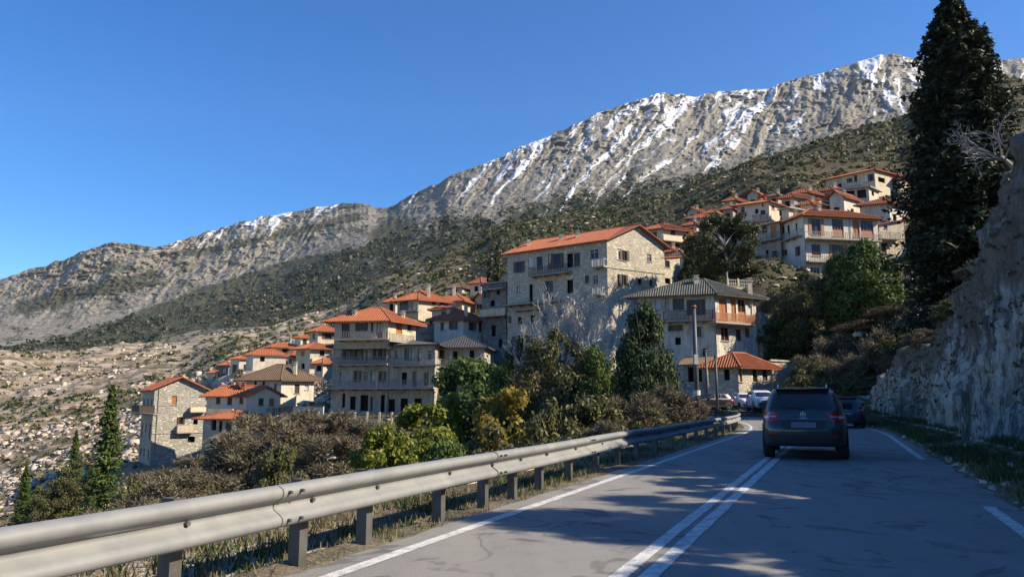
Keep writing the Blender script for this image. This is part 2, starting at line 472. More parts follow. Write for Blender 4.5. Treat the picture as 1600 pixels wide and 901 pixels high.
# ------------------------------------------------------------------ terrain meshes
def polar_sheet(name, azs, rs, zf, closed=False):
    A, Rr = np.meshgrid(azs, rs, indexing='ij')
    X = Rr * np.sin(A); Y = Rr * np.cos(A)
    Z = zf(X, Y)
    na, nr = A.shape
    V = np.stack([X.ravel(), Y.ravel(), Z.ravel()], 1)
    i, j = np.meshgrid(np.arange(na - 1), np.arange(nr - 1), indexing='ij')
    a = (i * nr + j).ravel(); b = ((i + 1) * nr + j).ravel()
    Fc = np.stack([a, b, b + 1, a + 1], 1)[:, ::-1]
    return V, Fc, (X, Y, Z)
def scree(a, v, scale, rough=0.6):
    return a.noise(v, scale, 6, rough)
def hillside_mat():
    a = NT('hillside'); v = a.coord()
    big = a.noise(v, 0.02, 6, 0.6); mid = a.noise(v, 0.12, 6, 0.65); fine = a.noise(v, 1.1, 5, 0.7); vf = a.noise(v, 6.0, 4, 0.7)
    st = a.noise(a.coord((0.35, 1, 1.6)), 0.18, 6, 0.7, 1.2)
    soil = a.mix(a.ramp(big, [(0.35, 0.0), (0.65, 1.0)]), (0.38, 0.29, 0.18), (0.27, 0.215, 0.135))
    c = a.mix(a.ramp(mid, [(0.45, 0.0), (0.6, 0.85)]), soil, (0.085, 0.085, 0.045))
    c = a.mix(a.ramp(fine, [(0.45, 0.0), (0.62, 0.7)]), c, (0.12, 0.095, 0.06))
    at_ = a.n('ShaderNodeAttribute'); at_.attribute_name = 'pale'
    rk = a.math('MULTIPLY', a.ramp(st, [(0.46, 0.0), (0.56, 1.0)]), at_.outputs['Fac'])
    c = a.mix(rk, c, a.mix(fine, (0.60, 0.49, 0.38), (0.42, 0.34, 0.27)))
    at2 = a.n('ShaderNodeAttribute'); at2.attribute_name = 'green'
    gr = a.math('MULTIPLY', a.ramp(mid, [(0.3, 0.6), (0.6, 1.0)]), at2.outputs['Fac'])
    c = a.mix(gr, c, a.mix(fine, (0.035, 0.040, 0.022), (0.085, 0.070, 0.042)))
    c = a.mix(a.math('MULTIPLY', vf, 0.4), c, (0.09, 0.075, 0.055))
    h = a.mix(0.5, a.mix(0.4, mid, fine), vf)
    a.bump(h, 0.9, 0.5)
    return a.fin(c, 0.95, spec=0.1)
def mountain_mat():
    a = NT('mountain'); v = a.coord()
    at_ = lambda nm: (lambda x: (setattr(x, 'attribute_name', nm), x.outputs['Fac'])[1])(a.n('ShaderNodeAttribute'))
    snow = at_('snow'); forest = at_('forest'); far = at_('far')
    n1 = a.noise(v, 0.012, 8, 0.65); n2 = a.noise(v, 0.05, 6, 0.7); n3 = a.noise(v, 0.18, 5, 0.7)
    rock = a.mix(a.ramp(n1, [(0.3, 0.0), (0.7, 1.0)]), (0.23, 0.205, 0.17), (0.41, 0.365, 0.295))
    rock = a.mix(a.ramp(n2, [(0.42, 0.0), (0.62, 0.8)]), rock, (0.15, 0.14, 0.13))
    rock = a.mix(a.ramp(n3, [(0.5, 0.0), (0.7, 0.6)]), rock, (0.56, 0.51, 0.43))
    scr = a.ramp(a.math('ADD', a.math('MULTIPLY', n3, 0.6), a.math('MULTIPLY', n2, 0.4)), [(0.44, 0.0), (0.56, 1.0)])
    rock = a.mix(a.math('MULTIPLY', scr, 0.5), rock, (0.075, 0.075, 0.05))
    vo = a.n('ShaderNodeTexVoronoi'); vo.inputs['Scale'].default_value = 0.12; a.l(v, vo.inputs['Vector'])
    gcol = a.mix(vo.outputs['Distance'], (0.030, 0.042, 0.022), (0.075, 0.078, 0.045))
    gcol = a.mix(a.ramp(n1, [(0.4, 0.0), (0.65, 0.6)]), gcol, (0.11, 0.095, 0.065))
    # forest thins out by a ragged edge
    ff = a.math('ADD', forest, a.math('MULTIPLY', a.math('SUBTRACT', a.math('ADD', a.math('MULTIPLY', n2, 0.5), a.math('MULTIPLY', n3, 0.5)), 0.5), 2.6))
    c = a.mix(a.ramp(ff, [(0.42, 0.0), (0.58, 1.0)]), rock, gcol)
    sn = a.math('ADD', snow, a.math('MULTIPLY', a.math('SUBTRACT', a.math('ADD', a.math('MULTIPLY', n2, 0.5), a.math('MULTIPLY', n3, 0.5)), 0.5), 2.8))
    c = a.mix(a.ramp(sn, [(0.47, 0.0), (0.60, 1.0)]), c, (0.70, 0.71, 0.73))
    h = a.mix(0.45, n2, n3)
    a.bump(h, 1.0, 7.0)
    return a.fin(c, 0.95, spec=0.1)
hillside_mat(); mountain_mat()

def build_land():
    azs = np.concatenate([np.linspace(-180, -44, 60)[:-1], np.linspace(-44, 44, 560), np.linspace(44, 180, 60)[1:]])
    rs = np.concatenate([np.linspace(0.3, 2.5, 4), np.geomspace(2.8, 470, 400)])
    V, Fc, (X, Y, Z) = polar_sheet('ground', R(1) * azs, rs, land)
    m = np_mesh('ground', V, Fc, True)
    r = np.hypot(X, Y); az = np.degrees(np.arctan2(X, Y))
    pale = sstep(110, 170, r) * (1 - sstep(-20, -4, az)) * 0.95 + 0.25
    pale = np.maximum(pale, (1 - sstep(9, 16, r)) * (az < 20) * 0.9)
    green = sstep(-10, 0, az) * 1.0 * (r > 40) + (r < 110) * (r > 9) * (az < 5) * 0.75
    attr(m, 'pale', np.clip(pale, 0, 1)); attr(m, 'green', np.clip(green, 0, 1))
    m.materials.append(M['hillside'])
    tag(link(bpy.data.objects.new('ground', m)), kind='structure')

RIDGE = [(-900, 520), (-400, 470), (-200, 455), (0, 435), (30, 426), (60, 418), (110, 401), (150, 384), (180, 377), (205, 381), (245, 386), (290, 372), (330, 360), (390, 344), (440, 333),
         (480, 326), (520, 320), (545, 316), (570, 320), (605, 326), (650, 302), (720, 268), (790, 241), (870, 206), (950, 171), (1010, 152), (1035, 145), (1085, 151),
         (1130, 141), (1160, 140), (1200, 138), (1260, 118), (1300, 110), (1330, 101), (1375, 88), (1390, 85), (1440, 92), (1480, 99), (1530, 97), (1600, 92), (1700, 70), (1900, 60), (2300, 40), (3200, 120)]
MK = {  # per sight column: (depth, row) of foot, lower slope, upper slope; ridge depth last
 -900: [(380, 640), (900, 600), (1800, 560), 3400], -400: [(400, 585), (900, 552), (1900, 520), 3500],
 0: [(420, 562), (1000, 536), (2000, 495), 3500], 180: [(420, 556), (1000, 532), (2000, 468), 3100], 330: [(400, 548), (900, 521), (1800, 455), 3600],
 440: [(380, 528), (800, 496), (1600, 430), 3600], 520: [(380, 505), (700, 466), (1400, 400), 3400], 605: [(380, 462), (650, 431), (1300, 375), 3000],
 700: [(380, 424), (600, 396), (1100, 348), 2500], 800: [(380, 392), (600, 361), (1000, 325), 2400], 900: [(380, 374), (600, 346), (1000, 299), 2400],
 1035: [(380, 350), (600, 319), (1050, 275), 2500], 1200: [(380, 302), (600, 281), (1050, 250), 2500], 1400: [(380, 236), (550, 223), (950, 205), 2400],
 1600: [(380, 180), (550, 167), (900, 150), 2300], 2300: [(380, 150), (550, 130), (900, 110), 2300], 3200: [(380, 230), (550, 220), (900, 200), 2300]}
def build_mountain():
    na, ns = 1000, 330
    pxs = np.concatenate([np.linspace(-900, -60, 60)[:-1], np.linspace(-60, 1660, na), np.linspace(1660, 3200, 70)[1:]])
    s = np.linspace(0, 1, ns)
    keys = sorted(MK)
    kn = np.array([0, 0.26, 0.52, 1.0])
    ry = np.interp(pxs, [q[0] for q in RIDGE], [q[1] for q in RIDGE])
    rn = (fbm(pxs / 14.0, pxs * 0 + 2.0, 71, 4) - 0.5) * 7
    ry = ry + rn
    Yk = np.zeros((len(pxs), 4)); yk = np.zeros((len(pxs), 4))
    for c in range(3):
        Yk[:, c] = np.interp(pxs, keys, [MK[k][c][0] for k in keys]); yk[:, c] = np.interp(pxs, keys, [MK[k][c][1] for k in keys])
    Yk[:, 3] = np.interp(pxs, keys, [MK[k][3] for k in keys]); yk[:, 3] = ry
    YY = np.zeros((len(pxs), ns)); PY = np.zeros((len(pxs), ns))
    for i in range(len(pxs)):
        YY[i] = np.interp(s, kn, Yk[i]); PY[i] = np.interp(s, kn, yk[i])
    PX = np.repeat(pxs[:, None], ns, 1); S = np.repeat(s[None], len(pxs), 0); RY = np.repeat(ry[:, None], ns, 1)
    k = np.interp(PX, [0, 600, 1000, 1200, 1350, 1450, 1600], [1.5, 1.25, 1.05, 0.7, 0.25, 0.05, -0.15])
    D_ = PY - RY
    q = PX + k * D_ + 46 * (fbm(PX / 70, D_ / 55, 5, 4) - 0.5) + 12 * (fbm(PX / 14, D_ / 14, 6, 3) - 0.5)
    w = 7 * (fbm(PX / 60, PY / 60, 9, 4) - 0.5)
    g1 = ridge(q / 105.0, D_ / 190.0 + 0.12 * w, 1, 4, 0.5) - 0.5
    g2 = ridge(q / 38.0, D_ / 62.0 + 0.3 * w, 2, 5, 0.6) - 0.5
    g3 = ridge(q / 15.0 + 0.2 * w, PY / 15.0, 3, 4, 0.65) - 0.5
    g4 = fbm(PX / 6.0, PY / 4.0, 4, 4, 0.65) - 0.5
    up = sstep(0.30, 0.6, S)
    calm = sstep(0, 22, D_) * 0.75 + 0.25
    crag = 0.6 + 0.9 * fbm(PX / 80, PY / 50, 14, 3)
    delta = -(g1 * (0.095 + 0.06 * sstep(900, 1200, PX)) + g2 * 0.050 * crag) * (0.25 + 0.75 * up) * calm - (g3 * 0.036 + g4 * 0.022) * crag * (0.4 + 0.6 * up)
    delta = delta * (1 - 0.0 * S) * sstep(0.0, 0.1, S)
    YY = YY * (1 + delta)
    b = (450.5 - PY) / FPX; a = (PX - 800) / FPX
    Yw = math.cos(PITCH) - b * math.sin(PITCH); Zw = math.sin(PITCH) + b * math.cos(PITCH)
    T = a / Yw; E = Zw / Yw
    X = T * YY; Z = CAMH + E * YY
    V = np.stack([X, YY, Z], 2)
    # far side of the ridge
    nb = 5
    back = np.zeros((len(pxs), nb, 3))
    top = V[:, -1]
    for j in range(nb):
        f = 1 + 0.05 * (j + 1)
        back[:, j, 0] = top[:, 0] * f; back[:, j, 1] = top[:, 1] * f; back[:, j, 2] = top[:, 2] - (j + 1) * 90
    V = np.concatenate([V, back], 1); n2 = ns + nb
    i, j = np.meshgrid(np.arange(len(pxs) - 1), np.arange(n2 - 1), indexing='ij')
    aa = (i * n2 + j).ravel(); bb = ((i + 1) * n2 + j).ravel()
    m = np_mesh('mountain', V.reshape(-1, 3), np.stack([aa, bb, bb + 1, aa + 1], 1)[:, ::-1], False)
    # snow: thick near the crest, streaks down the gullies
    sl = np.interp(PX, [0, 150, 245, 330, 440, 540, 600, 640, 700, 800, 900, 1000, 1100, 1200, 1300, 1400, 1600], [0, 5, 8, 14, 20, 24, 22, 25, 40, 66, 92, 125, 115, 105, 105, 115, 110])
    dpt = (PY - RY) / np.maximum(sl, 1)
    amt = np.interp(PX, [0, 240, 300, 560, 620, 700, 800, 950, 1050, 1150, 1240, 1320, 1380, 1450, 1600], [0.3, 0.78, 0.78, 0.74, 0.36, 0.36, 0.52, 0.80, 0.86, 0.84, 0.62, 0.62, 0.95, 0.95, 0.85])
    snow = amt - 0.20 - dpt * 0.50 + g1 * 0.6 + g2 * 0.8 + g3 * 0.6 + (fbm(q / 17, D_ / 120, 77, 5, 0.6) - 0.5) * 2.5 + (fbm(q / 4.5, PY / 16, 78, 4, .6) - 0.5) * 1.7
    snow = np.where(dpt > 1.6, snow - (dpt - 1.6) * 1.5, snow)
    snow = np.where(PX < 235, np.minimum(snow, .2), snow) + np.where((PX > 260) & (PX < 600), 0.0, 0)
    face = sstep(1240, 1290, PX) * (1 - sstep(1345, 1375, PX)) * sstep(20, 45, PY - RY)
    snow = snow - face * 0.75
    snow = np.clip(snow, -1, 1.6)
    rl = np.interp(PX, [-400, 0, 540, 600, 700, 780, 850, 900, 1000, 1050, 1150, 1250, 1400, 1600, 2200], [600, 600, 420, 340, 338, 338, 312, 297, 287, 280, 264, 250, 216, 192, 180])
    forest = sstep(-34, 26, PY - rl) * 0.80
    fu = np.interp(PX, [-400, 0, 90, 220, 290, 440, 520, 600, 700], [560, 540, 526, 482, 454, 406, 392, 372, 350])
    fl = np.interp(PX, [-400, 0, 200, 310, 460, 520, 600, 700], [580, 552, 539, 509, 501, 489, 470, 420])
    band = sstep(-4, 10, PY - fu) * (1 - sstep(-8, 10, PY - fl))
    band = band * (0.95 - 0.15 * sstep(440, 640, PX))
    c2 = np.interp(PX, [0, 60, 130, 235, 280], [490, 474, 455, 436, 430])
    b2 = (1 - sstep(6, 18, np.abs(PY - c2))) * sstep(-20, 60, PX) * (1 - sstep(230, 290, PX)) * 0.85
    c3 = np.interp(PX, [240, 330, 440, 560], [396, 392, 366, 338])
    b3 = (1 - sstep(3, 10, np.abs(PY - c3))) * sstep(230, 300, PX) * (1 - sstep(560, 600, PX)) * 0.6
    rim = (1 - sstep(2, 7, np.abs(PY - RY - 3))) * (1 - sstep(420, 620, np.abs(PX - 560))) * 0.45
    forest = np.maximum.reduce([forest, band, b2, b3, rim])
    forest = forest + g3 * -0.35 - g1 * 0.3 + (fbm(PX / 34, PY / 20, 91, 5, .6) - .5) * 1.1 * (1 - .5 * band)
    forest = np.maximum(forest, .30 * (PX < 620) * sstep(8, 30, D_) + (fbm(PX / 26, PY / 12, 92, 5, .62) - .5) * 1.5 * (PX < 640))
    tan_ = (1 - sstep(0, 40, PX - 560)) * sstep(0, 12, PY - fl)
    forest = np.where(tan_ > 0.5, np.minimum(forest, .45), forest)
    def padb(z): return np.concatenate([z, np.repeat(z[:, -1:], nb, 1)], 1)
    attr(m, 'snow', padb(snow)); attr(m, 'forest', padb(forest)); attr(m, 'far', padb(S))
    m.materials.append(M['mountain'])
    tag(link(bpy.data.objects.new('mountain', m)), kind='structure')
    return V, PX, PY, forest, rl
build_mountain_data = None
# ------------------------------------------------------------------ road, markings, verges
def asphalt_mat():
    a = NT('asphalt'); v = a.coord()
    n1 = a.noise(v, 0.5, 5, 0.6); n2 = a.noise(v, 90, 3, 0.7); n3 = a.noise(v, 3.0, 5, 0.65)
    lng = a.noise(a.coord((1, 1, 1)), 0.18, 4, 0.6)
    c = a.mix(a.ramp(n1, [(0.35, 0.0), (0.7, 1.0)]), (0.148, 0.142, 0.130), (0.200, 0.192, 0.176))
    c = a.mix(a.ramp(n3, [(0.52, 0.0), (0.68, 0.5)]), c, (0.07, 0.067, 0.062))
    c = a.mix(a.ramp(n2, [(0.42, 0.0), (0.62, 0.85)]), c, (0.30, 0.29, 0.27))
    c = a.mix(a.ramp(lng, [(0.55, 0.0), (0.7, 0.35)]), c, (0.055, 0.056, 0.06))
    pt = a.noise(v, 0.9, 3, 0.5, 2.0)
    c = a.mix(a.ramp(pt, [(0.60, 0.0), (0.615, 0.55)]), c, (0.06, 0.058, 0.055))
    at_ = a.n('ShaderNodeMapping'); at_.inputs['Rotation'].default_value = (0, 0, RA); at_.inputs['Scale'].default_value = (1.3, .12, 1); tcx = a.n('ShaderNodeTexCoord'); a.l(tcx.outputs['Object'], at_.inputs['Vector'])
    trk = a.noise(at_.outputs[0], 1.0, 5, 0.6)
    c = a.mix(a.ramp(trk, [(0.45, 0.0), (0.7, 0.55)]), c, (0.28, 0.265, 0.24))
    vo = a.n('ShaderNodeTexVoronoi'); vo.feature = 'DISTANCE_TO_EDGE'; vo.inputs['Scale'].default_value = 0.33
    wob = a.n('ShaderNodeTexNoise'); wob.inputs['Scale'].default_value = 1.5; a.l(v, wob.inputs['Vector'])
    sc_ = a.n('ShaderNodeVectorMath'); sc_.operation = 'MULTIPLY_ADD'; sc_.inputs[1].default_value = (0.7, 0.7, 0.7)
    a.l(wob.outputs[1], sc_.inputs[0]); a.l(v, sc_.inputs[2]); a.l(sc_.outputs[0], vo.inputs['Vector'])
    crack = a.ramp(vo.outputs['Distance'], [(0.003, 0.45), (0.007, 0.0)])
    crack = a.math('MULTIPLY', crack, a.ramp(a.noise(v, 0.25, 2), [(0.5, 0.0), (0.6, 1.0)]))
    c = a.mix(crack, c, (0.02, 0.02, 0.02))
    a.bump(a.mix(0.3, n2, n3), 0.35, 0.01)
    return a.fin(c, 0.82, spec=0.35)
def paint_mat():
    a = NT('road_paint'); v = a.coord()
    n = a.noise(v, 7, 6, 0.75); n2 = a.noise(v, 60, 3, 0.7)
    wear = a.ramp(a.math('ADD', a.math('MULTIPLY', n, 0.6), a.math('MULTIPLY', n2, 0.4)), [(0.46, 0.0), (0.60, 0.75)])
    c = a.mix(wear, (0.60, 0.60, 0.58), (0.14, 0.14, 0.145))
    return a.fin(c, 0.75, spec=0.3)
asphalt_mat(); paint_mat()
_v = NT('verge'); _vv = _v.coord(); _n = _v.noise(_vv, 2.0, 6, 0.7); _n2 = _v.noise(_vv, 25, 4, 0.7)
_c = _v.mix(_v.ramp(_n, [(0.4, 0.0), (0.6, 1.0)]), (0.20, 0.16, 0.11), (0.09, 0.08, 0.05))
_c = _v.mix(_v.ramp(_n2, [(0.5, 0.0), (0.7, 0.8)]), _c, (0.33, 0.29, 0.23)); _v.bump(_n2, 0.9, 0.03); _v.fin(_c, 0.95, spec=0.1)

def strip(name, us, va, vb, z, mat, nv=1, jitter=0.0, kind='structure', dz=None):
    V = []; F = []
    us = list(us)
    for i, u in enumerate(us):
        for j in range(nv + 1):
            a = va(u) if callable(va) else va; b = vb(u) if callable(vb) else vb
            f = j / nv
            v = a + (b - a) * f
            if jitter and j in (0, nv): v += jitter * (float(vn(u * 2.7, 3.0 + j * 11, 8)) - 0.5)
            zz = z + (dz(u, v) if dz else 0)
            V.append(W(u, v, zz))
    for i in range(len(us) - 1):
        for j in range(nv):
            a = i * (nv + 1) + j
            F.append((a, a + 1, a + nv + 2, a + nv + 1))
    m = bpy.data.meshes.new(name); m.from_pydata([tuple(p) for p in V], [], F); m.materials.append(mat)
    m.polygons.foreach_set('use_smooth', [True] * len(F)); m.update()
    o = link(bpy.data.objects.new(name, m))
    if kind: tag(o, kind=kind)
    return o
def build_road():
    U = np.arange(-28, 91, 0.5)
    strip('road', U, lambda u: ROAD_L, lambda u: ROAD_R, 0.012, M['asphalt'], 10, 0.10)
    strip('verge_left', np.arange(-28, 60, 0.4), -5.2, lambda u: ROAD_L + 0.15, 0.004, M['verge'], 6, 0.2, dz=lambda u, v: (0.05 * float(vn(u * 1.3, v * 2, 4)) - 0.30 * max(0, (-v - 4.2))) if v < -4.1 else 0.0)
    strip('verge_right', np.arange(-28, 50, 0.4), lambda u: ROAD_R - 0.15, 4.6, 0.004, M['verge'], 6, 0.15, dz=lambda u, v: 0 if v < 2.05 else (v - 2.0) * 0.10 + 0.10 * (float(vn(u * 1.3, v * 2, 5)) - 0.3))
    def mark(name, u0, u1, v, w=0.12, z=0.017):
        strip(name, np.arange(u0, u1 + 0.01, 0.35), v - w / 2, v + w / 2, z, M['road_paint'], 1, 0.02)
    mark('road_marking', -10, 72, VL, 0.13)
    mark('road_marking', -10, 46, VC - 0.115, 0.13); mark('road_marking', -10, 46, VC + 0.095, 0.14)
    mark('road_marking', -4, 4.0, VR, 0.14)
    for u0, u1 in ((6.6, 11.4), (19.3, 58)): mark('road_marking', u0, u1, VR, 0.14)
    # paved corner where the cars are parked
    vs = []; n = 40
    for k in range(n):
        t = 2 * math.pi * k / n; rr = 9.6 + 1.0 * math.sin(3 * t)
        vs.append((23.5 + rr * math.cos(t), 66 + rr * math.sin(t), 0.47))
    m = bpy.data.meshes.new('parking_bay'); m.from_pydata(vs + [(23.5, 66, 0.47)], [], [(k, (k + 1) % n, n) for k in range(n)]); m.materials.append(M['asphalt'])
    tag(link(bpy.data.objects.new('parking_bay', m)), kind='structure')

# ------------------------------------------------------------------ rock cutting
def cliff_mat():
    a = NT('cliff_rock'); v = a.coord()
    st = a.coord((1, 1, 0.16))
    n1 = a.noise(st, 1.5, 6, 0.65); n2 = a.noise(v, 0.35, 5, 0.6); n3 = a.noise(v, 9, 5, 0.7); n4 = a.noise(st, 5.5, 5, 0.7)
    n5 = a.noise(a.coord((1, 1, 0.12)), 2.6, 5, 0.7, 0.6)
    c = a.mix(a.ramp(n1, [(0.40, 0.0), (0.56, 1.0)]), (0.10, 0.095, 0.088), (0.42, 0.40, 0.36))
    c = a.mix(a.ramp(n5, [(0.46, 0.0), (0.54, 0.9)]), c, (0.58, 0.55, 0.49))
    c = a.mix(a.ramp(n4, [(0.5, 0.0), (0.60, 0.85)]), c, (0.09, 0.085, 0.08))
    at_ = a.n('ShaderNodeAttribute'); at_.attribute_name = 'brush'
    f = a.math('ADD', at_.outputs['Fac'], a.math('MULTIPLY', a.math('SUBTRACT', n2, 0.5), 1.8))
    c = a.mix(a.ramp(f, [(0.45, 0.0), (0.75, 0.8)]), c, a.mix(n3, (0.085, 0.065, 0.045), (0.24, 0.19, 0.13)))
    c = a.mix(a.math('MULTIPLY', n3, 0.35), c, (0.11, 0.10, 0.09))
    a.bump(a.mix(0.4, a.mix(0.5, n4, n5), n3), 1.0, 0.25)
    return a.fin(c, 0.93, spec=0.15)
cliff_mat()
def build_cliff():
    us = np.concatenate([np.arange(-30, 10, 0.6), np.arange(10, 55, 0.07)])
    nt_ = 130
    U = np.repeat(us[:, None], nt_, 1); T = np.repeat(np.linspace(0, 1, nt_)[None], len(us), 0)
    H = cliff_h(U) + 1.5 * (fbm(U * 0.7, U * 0, 61, 4, .6) - 0.5) * np.clip((U - 17) / 4, .2, 1)
    # face up to 0.8, then a cap running back into the hill
    face = np.clip(T / 0.82, 0, 1); cap = np.clip((T - 0.82) / 0.18, 0, 1)
    Z = -0.25 + face * (H + 0.25) + cap * 1.15
    Vv = 3.45 + face * 1.75 * np.clip(H / 6, .3, 1.2) + cap * 3.0
    wx = U + 1.2 * (fbm(U * .35, Z * .25, 19, 3) - .5)
    wav = (fbm(U * 0.16, Z * 0.08, 21, 3) - 0.5) * 1.2
    rib = (ridge(wx * 0.40, Z * 0.06, 22, 2) - 0.5) * 1.1
    rib2 = (ridge(wx * 1.0, Z * 0.13 + 5, 27, 3, 0.6) ** 1.5 - 0.4) * 0.85
    cr = (ridge(wx * 2.2, Z * 0.45, 23, 4, 0.65) - 0.5) * 0.50 + (fbm(U * 4.5, Z * 2.2, 24, 4, 0.65) - 0.5) * 0.45
    blk = np.floor(fbm(wx * 0.8, Z * 0.35, 28, 2) * 11) / 11
    blk2 = np.floor(fbm(wx * 2.2 + 4, Z * 0.9, 29, 2) * 9) / 9
    d = (wav + rib + rib2 + cr + (blk - 0.5) * 1.1 + (blk2 - .5) * .6) * 0.9
    Vv = Vv - d * (0.35 + 0.65 * np.clip(Z / 1.5, 0, 1)) * (1 - 0.6 * cap)
    Vv = np.maximum(Vv, 2.75 + 0.15 * Z)
    Z = Z + (fbm(U * 0.8, T * 6, 26, 4) - 0.5) * 0.9 * sstep(0.6, 0.85, T) - cap * 0.2
    XX = np.interp(U, CRS[:, 0], CRS[:, 1]); YY = np.interp(U, CRS[:, 0], CRS[:, 2]); HH = np.interp(U, CRS[:, 0], CRS[:, 3])
    P = np.stack([XX + Vv * np.cos(HH), YY - Vv * np.sin(HH), Z], 2)
    n1, n2 = U.shape
    i, j = np.meshgrid(np.arange(n1 - 1), np.arange(n2 - 1), indexing='ij')
    a = (i * n2 + j).ravel(); b = ((i + 1) * n2 + j).ravel()
    m = np_mesh('rock_cutting', P.reshape(-1, 3), np.stack([a, a + 1, b + 1, b], 1), False)
    attr(m, 'brush', np.clip(sstep(1.8, 4.4, Z + 1.6 * (fbm(U * .5, Z * .4, 88, 3) - .5)) * 0.75 + sstep(31, 40, U) * 0.45, 0, 1))
    m.materials.append(M['cliff_rock'])
    tag(link(bpy.data.objects.new('rock_cutting', m)), kind='structure')

# ------------------------------------------------------------------ guardrail
def galv():
    a = NT('galvanised'); v = a.coord()
    n = a.noise(v, 2.2, 6, 0.65); n2 = a.noise(a.coord((1, 1, 6)), 5, 5, 0.7)
    c = a.mix(a.ramp(n, [(0.35, 0.0), (0.7, 1.0)]), (0.19, 0.195, 0.20), (0.27, 0.27, 0.26))
    c = a.mix(a.ramp(n2, [(0.55, 0.0), (0.78, 0.65)]), c, (0.28, 0.23, 0.17))
    a.bump(n, 0.15, 0.01)
    return a.fin(c, a.ramp(n2, [(0.3, 0.55), (0.7, 0.7)]), 0.12, spec=0.4)
galv()
_p = NT('post_steel'); _pn = _p.noise(_p.coord(), 4, 5, 0.65); _p.fin(_p.mix(_p.ramp(_pn, [(0.4, 0.0), (0.65, 1.0)]), (0.12, 0.12, 0.12), (0.075, 0.065, 0.055)), 0.6, 0.4)
def rail_v(u): return float(np.interp(u, [-30, 3, 9, 16, 26, 60], [-3.98, -3.98, -4.06, -4.18, -4.18, -4.18]))
def build_guardrail():
    root = thing('guardrail', 'galvanised steel guardrail curving along the left edge of the road', 'guardrail', W(10, -4.1, 0))
    inv = Vector(root.location)
    # W-beam section: (outward toward road, height)
    sec = [(0.0, 0.315), (0.035, 0.312), (0.075, 0.290), (0.083, 0.262), (0.078, 0.235), (0.050, 0.212), (-0.004, 0.180), (-0.012, 0.158), (-0.004, 0.136), (0.050, 0.102), (0.080, 0.078), (0.085, 0.050), (0.075, 0.022), (0.035, 0.003), (0.0, 0.0)]
    z0 = 0.375
    us0 = [-12 + 4.0 * k + (0.6 if k > 3 else 0) for k in range(19)]
    for k in range(18):
        u0, u1 = us0[k], us0[k + 1] + 0.16
        if k % 1 == 0:
            mb = MB(); pts = np.linspace(u0, u1, 9)
            jit = 0.012 * (random.Random(k).random() - 0.5); off = 0.004 * (k % 2); dent = random.Random(k + 50).uniform(-0.02, 0.02)
            for side in (0, 1):
                vs = []
                for q, u in enumerate(pts):
                    sag = dent * math.sin(math.pi * q / 8)
                    for (o_, h) in sec:
                        vs.append(W(u, rail_v(u) + 0.09 - 0.085 + o_ + off - 0.004 * side + sag * 0.5, z0 + h + jit + sag * 0.4) - inv)
                fs = []
                n = len(sec)
                for i in range(len(pts) - 1):
                    for j in range(n - 1):
                        a = i * n + j
                        f = (a, a + 1, a + n + 1, a + n)
                        fs.append(f if side == 0 else f[::-1])
                mb.add(vs, fs)
            o = mb.build('beam', M['galvanised'], root, True)
        if -2 < u0 < 26:
            for du in (.06, .20):
                for h in (.262, .055):
                    q = W(u0 + du, rail_v(u0) + .09 - .085 + .085 + off, z0 + h + jit) - inv; e = W(u0 + du, rail_v(u0) + .12 - .085 + .085 + off, z0 + h + jit) - inv
                    bm_ = MB(); bm_.tube([q, e], .014, 6); bm_.build('bolt', M['post_steel'], o)
            st = MB(); st.add([W(u0 + .0, rail_v(u0) + .012 + o_ + off, z0 + h + jit) - inv for (o_, h) in sec] + [W(u0 - .012, rail_v(u0) + .012 + o_ + off, z0 + h + jit) - inv for (o_, h) in sec], [(j, j + 1, j + 1 + len(sec), j + len(sec)) for j in range(len(sec) - 1)])
            st.build('lap_joint', M['post_steel'], o)
    post_us = [-10, -8, -6, -4, -2, 0, 2.0, 3.75, 5.05, 6.0, 7.45, 8.6, 9.55, 10.6, 12.0, 13.6, 15.2, 16.8, 18.7, 20.6, 22.5, 24.5, 26.5, 28.5, 30.5, 32.5, 34.5, 36.5, 38.5, 40.5, 42.5, 44.5, 46.5, 48.5, 50.5, 52.5, 54.5, 56.5, 58.5]
    for u in post_us:
        x, y, hd = crs(u)
        v = rail_v(u) - 0.12
        Mx = Matrix.Translation(W(u, v, 0) - inv) @ Matrix.Rotation(-hd, 4, 'Z')
        mb = MB()
        mb.box(-0.055, 0.055, -0.05, -0.044, -0.9, 0.69, Mx)
        mb.box(-0.055, -0.049, -0.044, 0.05, -0.9, 0.69, Mx); mb.box(0.049, 0.055, -0.044, 0.05, -0.9, 0.69, Mx)
        p = mb.build('post', M['post_steel'], root)
        sb = MB(); sb.box(0.057, 0.115, -0.045, 0.045, 0.42, 0.64, Mx)
        sb.tube([Mx @ Vector((0.115, 0, 0.53)), Mx @ Vector((0.150, 0, 0.53))], 0.018, 6)
        sb.build('spacer', M['post_steel'], p)
    # hanging parts keep clear of the ground: beam ends
    return root
